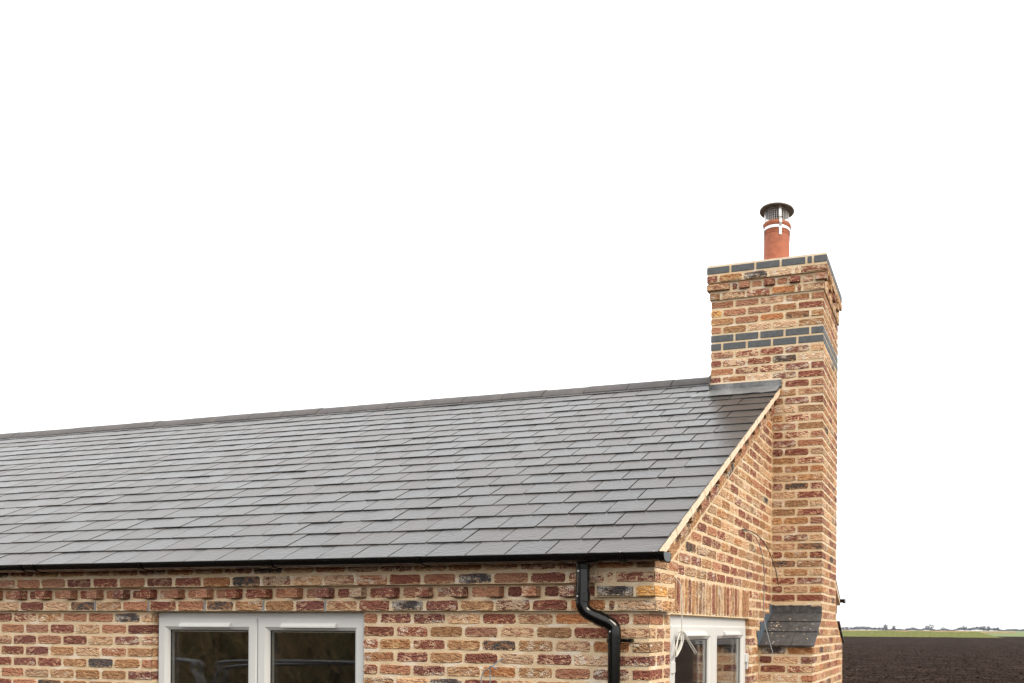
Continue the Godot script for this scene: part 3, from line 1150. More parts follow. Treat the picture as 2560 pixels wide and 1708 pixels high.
func make_chimney() -> void:
	var ch := thing("brick_chimney", "tall brick chimney with blue brick bands standing against the gable end", "chimney")
	var core := SurfaceTool.new()
	core.begin(Mesh.PRIMITIVE_TRIANGLES)
	var st := new_st()
	var g := 0.004
	var e1 := 0.012
	var e2 := 0.032
	box(st, Vector3(SXA + g, -0.26, SZB + g), Vector3(SXB - g, 38 * CH + 0.0075, SZF - g))
	box(st, Vector3(SXA + g - e1, 38 * CH + 0.0075, SZB + g - e1), Vector3(SXB - g + e1, 40 * CH + 0.0075, SZF - g + e1))
	box(st, Vector3(SXA + g - e2, 40 * CH + 0.0075, SZB + g - e2), Vector3(SXB - g + e2, 42 * CH - 0.003, SZF - g + e2))
	box(st, Vector3(0.0, GY, BZB + g), Vector3(SXB - g, -0.26, BZF - g))
	strip(core, done(st), Transform3D.IDENTITY)
	var y1 := sh_line(-2.56) - 0.03
	strip(core, prism_x([Vector2(BZF - g, -0.26), Vector2(-2.56, y1), Vector2(SZF - g, sh_line(SZF) - 0.03), Vector2(SZF - g, -0.26)], 0.0, SXB - g), Transform3D.IDENTITY)
	strip(core, prism_x([Vector2(BZB + g, -0.26), Vector2(mirror_z(-2.56), y1), Vector2(SZB + g, sh_line(SZF) - 0.03), Vector2(SZB + g, -0.26)], 0.0, SXB - g), Transform3D.IDENTITY)
	var stack := put(ch, "stack", core.commit(), M.mortar)
	# front face, top to bottom
	var codes := {
		40: "ROKCC", 38: "OMMOM", 37: "PPCOP", 36: "YPPOR", 35: "BPOKO", 34: "PBCCB", 31: "CMRMC", 30: "RMMKC", 29: "PMMRR", 28: "ROCMR", 27: "BMCRP",
		26: "BC", 25: "BRR", 24: "CB", 23: "BMP", 22: "PB", 21: "RMP", 20: "RP", 19: "RRC", 18: "BM", 17: "BOO", 16: "CB", 15: "RKR", 14: "CR", 13: "MBC", 12: "BR", 11: "BBP", 10: "CP",
		9: "PMC", 8: "CK", 7: "RBR", 6: "KB", 5: "COC", 4: "RR", 3: "RCO", 2: "RR"}
	for k in range(0, 38):
		var y := k * CH + (CH - BH) * 0.5
		var odd := k % 2 != 0
		var blue := k == 32 or k == 33
		var full := k >= 27
		var edges := []
		if odd:
			for n in 4:
				edges.append([SXA + n * PITCH, SXA + n * PITCH + BL])
			edges.append([SXA + 4 * PITCH, SXB])
		else:
			edges.append([SXA, SXA + 0.0955])
			for n in 3:
				edges.append([SXA + 0.1145 + n * PITCH, SXA + 0.1145 + n * PITCH + BL])
			edges.append([SXA + 0.1145 + 3 * PITCH, SXB])
		var s: String = codes.get(k, "")
		var vis := 0
		for e: Array in edges:
			var lo: float = e[0]
			if not full:
				lo = maxf(lo, 0.006)
				if e[1] - lo < 0.03:
					continue
			var code: String = s[vis] if vis < s.length() else any_code()
			vis += 1
			if is_equal_approx(e[1], SXB):
				var side := BL if odd else BW
				if blue:
					put(stack, "blue_brick", soft_box(Vector3(e[1] - lo, BH + 0.002, side), 0.003), M.blue, Transform3D(Basis.IDENTITY, Vector3(lo, y, SZF - side)))
				else:
					corner_brick(stack, "brick", Vector3(lo, y, SZF - side), Vector3(SXB, y + BH, SZF), code)
			elif blue:
				put(stack, "blue_brick", soft_box(Vector3(e[1] - lo, BH + 0.002, 0.05), 0.003), M.blue, Transform3D(Basis.IDENTITY, Vector3(lo, y, SZF - 0.05)))
			else:
				lay(stack, "brick", rect(e[1] - lo, BH), code, frame(Vector3(lo, y, SZF), Vector3.RIGHT, Vector3.UP))
	# right-hand face: foreshortened to slivers, so joined
	var side_st := SurfaceTool.new()
	side_st.begin(Mesh.PRIMITIVE_TRIANGLES)
	for k in range(0, 38):
		var y := k * CH + (CH - BH) * 0.5
		var z := SZF - (BL if k % 2 else BW) - J
		while z - 0.03 > SZB:
			var w := minf(BL, z - SZB)
			var at := frame(Vector3(SXB, y, z), Vector3(0, 0, -1), Vector3.UP)
			if k == 32 or k == 33:
				put(stack, "blue_brick", soft_box(Vector3(0.05, BH + 0.002, w), 0.003), M.blue, Transform3D(Basis.IDENTITY, Vector3(SXB - 0.05, y, z - w)))
			else:
				side_st.append_from(whole(snappedf(w, 0.001), any_code()), 0, at)
			z -= w + J
	# base: front and right-hand faces
	var base_codes := {-4: "KO", -5: "RCR", -6: "RM", -7: "CCP", -8: "BR"}
	for k in range(KLOW, -3):
		var y := k * CH + (CH - BH) * 0.5
		var odd := k % 2 != 0
		var s: String = base_codes.get(k, "")
		var w0 := BW if odd else BL
		corner_brick(stack, "brick", Vector3(SXB - w0, y, BZF - (BL if odd else BW)), Vector3(SXB, y + BH, BZF), s[s.length() - 1] if s != "" else any_code())
		var x := SXB - w0 - J
		var i := s.length() - 2
		while x > 0.03:
			var w := minf(BL, x - 0.004)
			lay(stack, "brick", rect(w, BH), s[i] if i >= 0 and s != "" else any_code(), frame(Vector3(x - w, y, BZF), Vector3.RIGHT, Vector3.UP))
			x -= w + J
			i -= 1
	for k in range(KLOW, 2):
		var y := k * CH + (CH - BH) * 0.5
		var odd := k % 2 != 0
		var z := BZF - (BL if odd else BW) - J if k < -3 else BZF - (0.0 if odd else 0.114)
		while z - 0.03 > BZB:
			var w := minf(BL, z - BZB)
			var poly := rect(w, BH)
			var zz := z
			if k >= -4:
				# under the shoulder slopes: local p.x runs towards -z
				var nv := Vector2(-0.56, 1.0)
				poly = clip(poly, nv, 0.046 - 0.56 * (zz + 2.975) - 0.034 - y)
				if poly.size() >= 3:
					var zm := mirror_z(zz)
					poly = clip(poly, Vector2(0.56, 1.0), 0.046 - 0.56 * (zm + 2.975) - 0.034 - y)
				if k >= 0 and poly.size() >= 3:
					# only outside the stack's own face
					if zz < SZF and zz - w > SZB:
						poly = PackedVector2Array()
			if poly.size() >= 3 and area(poly) > 0.0009:
				side_st.append_from(brick_mesh(poly, pick_cell(any_code())), 0, frame(Vector3(SXB, y, zz), Vector3(0, 0, -1), Vector3.UP))
			z -= w + J
	var so := put(stack, "side_brick", side_st.commit(), M.brick)
	so.set_meta("kind", "stuff")
	# corbelled head
	for face in 2:
		for k: int in [38, 40, 41]:
			var e := e1 if k == 38 else e2
			var y := k * CH + (CH - BH) * 0.5
			if face == 0:
				var x := SXA - e
				var right := SXB + e
				var widths := [BW, BL, BL, BL, 0.034] if k != 41 else [BL, BL, BL, BL, 0.038]
				var s: String = codes.get(k, "")
				for i in widths.size() + 1:
					var w: float = widths[i] if i < widths.size() else right - x
					var code: String = s[i] if i < s.length() else "M"
					if k == 41:
						put(stack, "blue_brick", soft_box(Vector3(w, BH + 0.003, 0.0993 if i == widths.size() else 0.05), 0.003), M.blue, Transform3D(Basis.IDENTITY, Vector3(x, y, SZF + e - (0.0993 if i == widths.size() else 0.05))))
					elif i == widths.size():
						corner_brick(stack, "corbel_brick", Vector3(x, y, SZF + e - BW), Vector3(right, y + BH, SZF + e), code)
					elif i == 0:
						corner_brick(stack, "corbel_brick", Vector3(x, y, SZF + e - 0.06), Vector3(x + w, y + BH, SZF + e), code)
					else:
						lay(stack, "corbel_brick", rect(w, BH), code, frame(Vector3(x, y, SZF + e), Vector3.RIGHT, Vector3.UP))
					x += w + J
			else:
				var z := SZF + e - BW - J
				while z - 0.03 > SZB - e:
					var w := minf(BL, z - SZB + e)
					if k == 41:
						put(stack, "blue_brick", soft_box(Vector3(0.05, BH + 0.003, w), 0.003), M.blue, Transform3D(Basis.IDENTITY, Vector3(SXB + e - 0.05, y, z - w)))
					else:
						lay(stack, "corbel_brick", rect(w, BH), any_code(), frame(Vector3(SXB + e, y, z), Vector3(0, 0, -1), Vector3.UP))
					z -= w + J
	var yd := 39 * CH + (CH - BH) * 0.5
	corner_brick(stack, "dentil_brick", Vector3(SXA - e2, yd, SZF - 0.03), Vector3(SXA - e2 + BL, yd + BH, SZF + e2), "C")
	var xd := SXA - e2 + BL + J
	var j := 0
	while xd < SXB - 0.04:
		var w := 0.05 if j == 0 else BW
		var code := "RPPRPRPP"[j % 8]
		if j % 2 == 0:
			lay(stack, "dentil_brick", rect(w - 0.006, BH), code, frame(Vector3(xd + 0.003, yd, SZF + e1), Vector3.RIGHT, Vector3.UP))
		else:
			var x1 := minf(xd + w, SXB + e2)
			if SXB + e2 - xd < 0.15:
				x1 = SXB + e2
			corner_brick(stack, "dentil_brick", Vector3(xd, yd, SZF - 0.03), Vector3(x1, yd + BH, SZF + e2), code)
		xd += w + 0.0163
		j += 1
	var zd := SZF + e2 - BW - 0.03
	j = 0
	while zd - BW > SZB - e2:
		if j % 2 == 1:
			corner_brick(stack, "dentil_brick", Vector3(SXB - 0.03, yd, zd - BW), Vector3(SXB + e2, yd + BH, zd), any_code())
		else:
			lay(stack, "dentil_brick", rect(BW, BH), any_code(), frame(Vector3(SXB + e1, yd, zd), Vector3(0, 0, -1), Vector3.UP))
		zd -= PITCH * 0.5
		j += 1
	# weathered mortar cap
	var fl := new_st()
	box(fl, Vector3(SXA - e2 + 0.006, 42 * CH - 0.003, SZB - e2 + 0.006), Vector3(SXB + e2 - 0.006, 42 * CH + 0.012, SZF + e2 - 0.006))
	var t0 := Vector3(SXA - e2 + 0.012, 42 * CH + 0.0125, SZF + e2 - 0.012)
	var t1 := Vector3(SXB + e2 - 0.012, 42 * CH + 0.0125, SZB - e2 + 0.012)
	var u0 := Vector3(-0.25, 42 * CH + 0.04, -3.24)
	var u1 := Vector3(0.12, 42 * CH + 0.04, -3.61)
	var lo4 := [t0, Vector3(t1.x, t0.y, t0.z), t1, Vector3(t0.x, t0.y, t1.z)]
	var hi4 := [u0, Vector3(u1.x, u0.y, u0.z), u1, Vector3(u0.x, u0.y, u1.z)]
	for i in 4:
		quad(fl, lo4[i], lo4[(i + 1) % 4], hi4[(i + 1) % 4], hi4[i])
	quad(fl, hi4[0], hi4[1], hi4[2], hi4[3])
	put(ch, "mortar_cap", done(fl), M.render)
	# tiled shoulder
	var up := Vector3(0, 0.56, -1.0).normalized()
	var nr := Vector3(0, 1.0, 0.56).normalized()
	var rows := [[-2.50, -2.72], [-2.69, -2.87]]
	for r in 2:
		for half in 2:
			var za: float = rows[r][0]
			var zb: float = rows[r][1]
			var cutx := 0.272 if r == 0 else 0.20
			var xa := 0.004 if half == 0 else cutx + 0.003
			var xb := cutx if half == 0 else 0.463
			var l := (za - zb) * 1.146
			var m := face_piece(rect(xb - xa, l), 0.011, -1, 0.0012, 0.003, 0.09, 0.002)
			var o := Vector3(xa, sh_line(za), za) + nr * (0.004 + 0.010 * r)
			put(ch, "shoulder_tile", m, M.lead_dark, Transform3D(Basis(Vector3.RIGHT, up, nr), o))
			var back := Transform3D(Basis(Vector3.RIGHT, Vector3(up.x, up.y, -up.z), Vector3(nr.x, nr.y, -nr.z)), Vector3(xa, o.y, mirror_z(o.z)))
			put(ch, "shoulder_tile", m, M.lead_dark, back)
	var la := new_st()
	var n := 14
	for i in n:
		var xa := lerpf(0.0, 0.452, float(i) / n)
		var xb := lerpf(0.0, 0.452, float(i + 1) / n)
		var ta := 0.126 - 0.004 * absf(sin(i * 1.9)) - (0.010 if i > 10 else 0.0)
		quad(la, Vector3(xa, 0.05, SZF + 0.006), Vector3(xb, 0.05, SZF + 0.006), Vector3(xb, ta, SZF + 0.006), Vector3(xa, ta, SZF + 0.006))
		quad(la, Vector3(xa, ta, SZF + 0.006), Vector3(xb, ta, SZF + 0.006), Vector3(xb, ta, SZF - 0.004), Vector3(xa, ta, SZF - 0.004))
		var fx := 1.0 + 0.04 * i / n
		quad(la, Vector3(xa * fx, sh_line(-2.83), -2.83) + nr * 0.022, Vector3(xb * fx, sh_line(-2.83), -2.83) + nr * 0.022, Vector3(xb, 0.05, SZF + 0.006), Vector3(xa, 0.05, SZF + 0.006))
		quad(la, Vector3(xa * fx, sh_line(-2.83), -2.83) + nr * 0.012, Vector3(xb * fx, sh_line(-2.83), -2.83) + nr * 0.012, Vector3(xb * fx, sh_line(-2.83), -2.83) + nr * 0.022, Vector3(xa * fx, sh_line(-2.83), -2.83) + nr * 0.022)
	put(ch, "lead_apron", done(la), M.lead_dark)
	put(ch, "apron_pointing", box_mesh(Vector3(0.004, 0.121, SZF - 0.004), Vector3(0.44, 0.149, SZF + 0.003)), M.mortar)
	for p: Array in [
		[Vector2(-2.93, 0.020), Vector2(-2.93, 0.132), Vector2(-2.984, 0.132), Vector2(-2.984, 0.045)],
		[Vector2(-2.738, -0.086), Vector2(-2.738, 0.050), Vector2(-2.93, 0.048), Vector2(-2.93, 0.016)],
		[Vector2(-2.562, -0.185), Vector2(-2.565, -0.024), Vector2(-2.737, -0.027), Vector2(-2.737, -0.088)],
		[Vector2(-2.487, -0.225), Vector2(-2.430, -0.097), Vector2(-2.561, -0.100), Vector2(-2.561, -0.186)]]:
		put(ch, "step_flashing", prism_x(p, 0.0, 0.0055), M.lead_blue)
	# droppings of mortar on the shoulder
	var sp := SurfaceTool.new()
	sp.begin(Mesh.PRIMITIVE_TRIANGLES)
	for i in 42:
		var x := rng.randf_range(0.03, 0.42)
		var z := rng.randf_range(-2.9, -2.52)
		if i < 11:
			x = rng.randf_range(0.05, 0.14)
			z = rng.randf_range(-2.80, -2.71)
		var r := rng.randf_range(0.0015, 0.006)
		var poly := PackedVector2Array()
		for k in 6:
			poly.append(Vector2.from_angle(TAU * k / 6) * r * rng.randf_range(0.5, 1.2) * Vector2(rng.randf_range(1.0, 2.8), 0.8))
		var lift := 0.020 if z < -2.83 else (0.0145 if z < -2.69 else 0.0045)
		sp.append_from(face_piece(poly, 0.004, -1, 0.0, 0.0005, 0.1, 0.0004), 0, Transform3D(Basis(Vector3.RIGHT, up, nr) * Basis(Vector3(0, 0, 1), rng.randf() * TAU), Vector3(x, sh_line(z), z) + nr * (lift + 0.0015)))
	var spo := put(ch, "mortar_splash", sp.commit(), M.render)
	spo.set_meta("kind", "stuff")

func make_pot_and_cowl() -> void:
	var at := Vector3(-0.066, 42 * CH + 0.028, -3.4275)
	var pot := thing("chimney_pot", "orange terracotta chimney pot with grooved neck on top of the chimney", "chimney pot", at)
	var y := -at.y
	var p := [Vector2(0.1215, y + 3.16), Vector2(0.119, y + 3.568), Vector2(0.115, y + 3.572), Vector2(0.115, y + 3.575), Vector2(0.119, y + 3.579), Vector2(0.119, y + 3.587), Vector2(0.115, y + 3.591), Vector2(0.115, y + 3.594), Vector2(0.119, y + 3.598), Vector2(0.121, y + 3.632), Vector2(0.128, y + 3.645), Vector2(0.1335, y + 3.66), Vector2(0.1325, y + 3.676), Vector2(0.127, y + 3.682), Vector2(0.108, y + 3.682), Vector2(0.104, y + 3.3)]
	put(pot, "body", lathe(p, 56), M.terracotta)
	var cowl := thing("chimney_cowl", "bright steel rain cowl with mesh cage strapped onto the terracotta chimney pot", "cowl", at)
	put(cowl, "cap", lathe([Vector2(0.001, y + 3.832), Vector2(0.150, y + 3.812), Vector2(0.160, y + 3.806), Vector2(0.163, y + 3.812), Vector2(0.158, y + 3.822), Vector2(0.10, y + 3.850), Vector2(0.001, y + 3.866)], 56), M.steel_dull)
	var cage := SurfaceTool.new()
	cage.begin(Mesh.PRIMITIVE_TRIANGLES)
	var rc := 0.109
	for k in 32:
		var a := TAU * k / 32
		cage.append_from(tube([Vector3(cos(a) * rc, y + 3.683, sin(a) * rc), Vector3(cos(a) * rc, y + 3.826, sin(a) * rc)], 0.0013, 4, false), 0, Transform3D.IDENTITY)
	for k in 8:
		var path := []
		for i in 37:
			var a := TAU * i / 36
			path.append(Vector3(cos(a) * rc, y + 3.685 + k * 0.0195, sin(a) * rc))
		cage.append_from(tube(path, 0.0013, 4, false), 0, Transform3D.IDENTITY)
	put(cowl, "mesh_cage", cage.commit(), M.steel)
	for k in 4:
		var a := deg_to_rad(27.5 + 90.0 * k)
		var b := Basis(Vector3.UP, a)
		var s := new_st()
		var pts := [Vector2(0.1255, y + 3.545), Vector2(0.1265, y + 3.62), Vector2(0.1365, y + 3.655), Vector2(0.1365, y + 3.68), Vector2(0.116, y + 3.72), Vector2(0.116, y + 3.812)]
		for i in pts.size() - 1:
			var q0: Vector2 = pts[i]
			var q1: Vector2 = pts[i + 1]
			quad(s, Vector3(-0.0125, q0.y, q0.x), Vector3(0.0125, q0.y, q0.x), Vector3(0.0125, q1.y, q1.x), Vector3(-0.0125, q1.y, q1.x))
			quad(s, Vector3(0.0125, q0.y, q0.x - 0.0015), Vector3(-0.0125, q0.y, q0.x - 0.0015), Vector3(-0.0125, q1.y, q1.x - 0.0015), Vector3(0.0125, q1.y, q1.x - 0.0015))
			for e in [-0.0125, 0.0125]:
				quad(s, Vector3(e, q0.y, q0.x - 0.0015), Vector3(e, q0.y, q0.x), Vector3(e, q1.y, q1.x), Vector3(e, q1.y, q1.x - 0.0015))
		put(cowl, "strap", done(s), M.steel, Transform3D(b, Vector3.ZERO))
	put(cowl, "clamp_band", lathe([Vector2(0.1215, y + 3.613), Vector2(0.1245, y + 3.613), Vector2(0.1255, y + 3.637), Vector2(0.1225, y + 3.637)], 56), M.steel)

# ---------------------------------------------------------------- rainwater goods
func half_round(x0: float, x1: float, rz: float, ry: float, zc: float, top: float, thick: float, closed := false) -> ArrayMesh:
	var V := PackedVector3Array()
	var N := PackedVector3Array()
	var I := PackedInt32Array()
	var n := 20
	for layer in 2:
		var k := 1.0 if layer == 0 else -1.0
		var a1 := rz if layer == 0 else rz - thick
		var b1 := ry if layer == 0 else ry - thick
		for i in n + 1:
			var a := PI * i / n
			for x in [x0, x1]:
				# a squarish deep-flow section
				V.append(Vector3(x, top - pow(sin(a), 0.72) * b1 if i % n else top, zc + signf(cos(a)) * pow(absf(cos(a)), 0.72) * a1))
				N.append(Vector3(0, -sin(a) * a1, cos(a) * b1).normalized() * k)
		var f := layer * (n + 1) * 2
		for i in n:
			face4(I, f + i * 2, f + i * 2 + 1, f + i * 2 + 3, f + i * 2 + 2)
	# rims and ends
	for e in 2:
		var i := 0 if e == 0 else n
		var f := V.size()
		for layer in 2:
			for x in 2:
				V.append(V[layer * (n + 1) * 2 + i * 2 + x])
				N.append(Vector3.UP)
		face4(I, f, f + 1, f + 3, f + 2)
	for x in 2:
		var f := V.size()
		for i in n + 1:
			for layer in 2:
				V.append(V[layer * (n + 1) * 2 + i * 2 + x])
				N.append(Vector3(-1 if x == 0 else 1, 0, 0))
		for i in n:
			face4(I, f + i * 2, f + i * 2 + 2, f + i * 2 + 3, f + i * 2 + 1)
		if closed:
			var c := V.size()
			V.append(Vector3(x0 if x == 0 else x1, top, zc))
			N.append(Vector3(-1 if x == 0 else 1, 0, 0))
			for i in n:
				I.append_array(PackedInt32Array([c, f + i * 2, f + i * 2 + 2]))
	return commit_arrays(V, N, PackedVector2Array(), I)

func bracket(x: float) -> ArrayMesh:
	# strap under the trough with an arm back to a foot on the wall
	var st := SurfaceTool.new()
	st.begin(Mesh.PRIMITIVE_TRIANGLES)
	strip(st, half_round(x - 0.016, x + 0.016, 0.0620, 0.052, 0.118, 0.306, 0.006), Transform3D.IDENTITY)
	var s := new_st()
	# foot on the wall, arm slanting up to the trough, clip over the front lip
	box(s, Vector3(x - 0.022, 0.200, CB2 - 0.004), Vector3(x + 0.022, 0.29, CB2 + 0.012))
	strip(st, prism_x([Vector2(CB2 + 0.008, 0.204), Vector2(0.150, 0.244), Vector2(0.145, 0.262), Vector2(CB2 + 0.008, 0.246)], x - 0.016, x + 0.016), Transform3D.IDENTITY)
	box(s, Vector3(x - 0.018, 0.298, 0.167), Vector3(x + 0.018, 0.310, 0.183))
	strip(st, done(s), Transform3D.IDENTITY)
	return st.commit()

func make_gutter() -> void:
	var g := thing("gutter", "black plastic gutter running along the front eaves under the slates", "gutter")
	put(g, "trough", half_round(XL, 0.132, 0.056, 0.046, 0.118, 0.305, 0.003), M.black_plastic)
	var lip := tube([Vector3(XL, 0.303, 0.173), Vector3(0.132, 0.303, 0.173)], 0.0045, 8)
	put(g, "front_lip", lip, M.black_plastic)
	for x in [-4.334, -4.227, -3.322, -2.325, -1.310, -0.096]:
		put(g, "bracket", bracket(x), M.black_plastic)
	for x in [-0.464, -0.255]:
		put(g, "union_strap", half_round(x - 0.02, x + 0.02, 0.0615, 0.051, 0.118, 0.306, 0.005), M.black_plastic)
	put(g, "outlet", half_round(-0.455, -0.262, 0.0585, 0.048, 0.118, 0.3055, 0.003), M.black_plastic)
	put(g, "end_cap", half_round(0.110, 0.140, 0.0610, 0.055, 0.118, 0.307, 0.006, true), M.black_plastic)
	for x in [-4.22, -0.096, 0.09]:
		put(g, "screw", lathe([Vector2(0.0, 0.0), Vector2(0.004, 0.0), Vector2(0.0035, 0.002), Vector2(0.0, 0.003)], 10), M.screw, Transform3D(Basis(Vector3.RIGHT, PI / 2), Vector3(x, 0.306, 0.182)))
	var r := thing("gutter", "black gutter end poking out behind the chimney at the rear eaves", "gutter")
	put(r, "trough", half_round(XL, 0.128, 0.056, 0.045, 2.0 * RIDGE_Z - 0.098, 0.320, 0.003), M.black_plastic)
	put(r, "end_cap", half_round(0.107, 0.136, 0.0605, 0.055, 2.0 * RIDGE_Z - 0.098, 0.321, 0.006, true), M.black_plastic)

func make_downpipe() -> void:
	var d := thing("downpipe", "glossy black downpipe with swan-neck bend on the front wall near the corner", "downpipe")
	var x := -0.334
	var z := 0.118
	put(d, "outlet_socket", lathe([Vector2(0.052, 0.278), Vector2(0.050, 0.262), Vector2(0.040, 0.250), Vector2(0.0385, 0.225), Vector2(0.0355, 0.224)], 32), M.black_plastic, Transform3D(Basis.IDENTITY, Vector3(x, 0, z)))
	put(d, "pipe", tube([Vector3(x, 0.25, z), Vector3(x, 0.06, z)], 0.0355, 32), M.black_plastic)
	put(d, "collar", lathe([Vector2(0.0355, 0.100), Vector2(0.0425, 0.099), Vector2(0.0425, 0.095), Vector2(0.0395, 0.094), Vector2(0.0395, 0.062), Vector2(0.0425, 0.061), Vector2(0.0425, 0.056), Vector2(0.036, 0.055)], 32), M.black_plastic, Transform3D(Basis.IDENTITY, Vector3(x, 0, z)))
	var zl := 0.062
	var bend := curve([Vector3(x, 0.062, z), Vector3(x, 0.034, z), Vector3(-0.320, 0.004, 0.112), Vector3(-0.288, -0.018, 0.100), Vector3(-0.235, -0.043, 0.082), Vector3(-0.203, -0.060, 0.070), Vector3(-0.181, -0.083, zl), Vector3(-0.177, -0.112, zl), Vector3(-0.177, -0.15, zl)], 0.008)
	put(d, "swan_neck", tube(bend, 0.0360, 32), M.black_plastic)
	var dir := (Vector3(-0.235, -0.043, 0.082) - Vector3(-0.288, -0.018, 0.100)).normalized()
	var c := Vector3(-0.243, -0.0395, 0.0847)
	put(d, "bend_socket", tube([c - dir * 0.022, c - dir * 0.019, c + dir * 0.019, c + dir * 0.022], 0.0392, 32), M.black_plastic)
	for e in [-0.022, 0.022]:
		put(d, "socket_rim", tube([c + dir * (e - 0.002), c + dir * (e + 0.002)], 0.0412, 32), M.black_plastic)
	put(d, "pipe", tube([Vector3(-0.177, -0.13, zl), Vector3(-0.177, GY, zl)], 0.0340, 32), M.black_plastic)
	var clip_ := SurfaceTool.new()
	clip_.begin(Mesh.PRIMITIVE_TRIANGLES)
	strip(clip_, lathe([Vector2(0.034, -0.164), Vector2(0.0405, -0.163), Vector2(0.0405, -0.142), Vector2(0.034, -0.141)], 32), Transform3D(Basis.IDENTITY, Vector3(-0.177, 0, zl)))
	strip(clip_, soft_box(Vector3(0.085, 0.018, 0.012), 0.003), Transform3D(Basis.IDENTITY, Vector3(-0.177, -0.161, 0.012)))
	strip(clip_, tube([Vector3(-0.099, -0.152, -0.002), Vector3(-0.099, -0.152, 0.036)], 0.0105, 16), Transform3D.IDENTITY)
	put(d, "pipe_clip", clip_.commit(), M.black_plastic)
	for s: Array in [[Vector3(-0.344, 0.212, z), 0.0365], [Vector3(-0.346, 0.080, z), 0.0405], [Vector3(-0.186, -0.105, zl), 0.0365]]:
		var o: Vector3 = s[0]
		put(d, "screw", lathe([Vector2(0.0, 0.0), Vector2(0.0055, 0.0), Vector2(0.0048, 0.002), Vector2(0.0, 0.003)], 12), M.screw, Transform3D(Basis(Vector3.RIGHT, PI / 2), o + Vector3(0, 0, s[1] - 0.0015)))

# ---------------------------------------------------------------- loose cables
func make_cables() -> void:
	var w := []
	w.append_array([Vector3(-0.005, 0.226, -0.352), Vector3(0.008, 0.214, -0.364), Vector3(0.026, 0.163, -0.428), Vector3(0.030, 0.035, -0.442), Vector3(0.026, -0.096, -0.456)])
	for t in 40:
		var a := TAU * (t + 1) / 13.0
		var k := 0.85 + 0.09 * sin(t * 0.37)
		w.append(Vector3(0.020 + 0.006 * sin(t * 0.9), -0.176 + 0.080 * cos(a) * k, -0.418 + 0.050 * sin(a) * k + 0.012 * sin(t * 0.21) - 0.04 * cos(a)))
	w.append_array([Vector3(0.028, -0.100, -0.47), Vector3(0.026, -0.160, -0.60), Vector3(0.024, -0.236, -0.755)])
	var c := thing("white_cable", "coil of white cable hanging in front of the gable window", "cable")
	put(c, "cord", tube(curve(w, 0.012), 0.0034, 7), M.white_cable)
	put(c, "cord_tail", tube(curve([Vector3(0.027, -0.098, -0.462), Vector3(0.022, -0.165, -0.585), Vector3(0.020, -0.240, -0.735)], 0.02), 0.0034, 7), M.white_cable)
	put(c, "tie", tube([Vector3(0.026, -0.094, -0.452), Vector3(0.026, -0.108, -0.456)], 0.009, 8), M.white_cable)
	var d := thing("dark_cable", "short dark cable end curving from the gable wall across to the chimney", "cable")
	put(d, "cord", tube(curve([Vector3(-0.01, 0.672, -1.955), Vector3(0.012, 0.671, -1.975), Vector3(0.050, 0.664, -2.125), Vector3(0.080, 0.612, -2.33), Vector3(0.075, 0.535, -2.60), Vector3(0.078, 0.42, -2.80), Vector3(0.075, 0.302, -2.93)], 0.03), 0.0038, 8), M.dark_cable)
	var e := thing("dark_cable", "long thin dark cable hanging from the gable wall down over the chimney shoulder", "cable")
	put(e, "cord", tube(curve([Vector3(-0.01, 0.668, -1.958), Vector3(0.010, 0.666, -1.985), Vector3(0.040, 0.636, -2.234), Vector3(0.050, 0.509, -2.418), Vector3(0.050, 0.352, -2.495), Vector3(0.034, 0.123, -2.540), Vector3(0.040, -0.009, -2.545), Vector3(0.085, -0.141, -2.49), Vector3(0.136, -0.293, -2.46)], 0.03), 0.0034, 8), M.grey_cable)
	var g := thing("grey_cable", "looped grey cable poking out of the front wall beside the downpipe", "cable")
	put(g, "cord", tube(curve([Vector3(-0.880, -0.262, -0.01), Vector3(-0.886, -0.267, 0.012), Vector3(-0.929, -0.306, 0.035), Vector3(-0.975, -0.333, 0.036), Vector3(-0.992, -0.381, 0.034), Vector3(-0.975, -0.43, 0.034), Vector3(-0.948, -0.425, 0.03), Vector3(-0.939, -0.39, 0.03), Vector3(-0.942, -0.32, 0.028), Vector3(-0.93, -0.302, 0.044), Vector3(-0.884, -0.318, 0.048)], 0.012), 0.0032, 8), M.grey_cable)

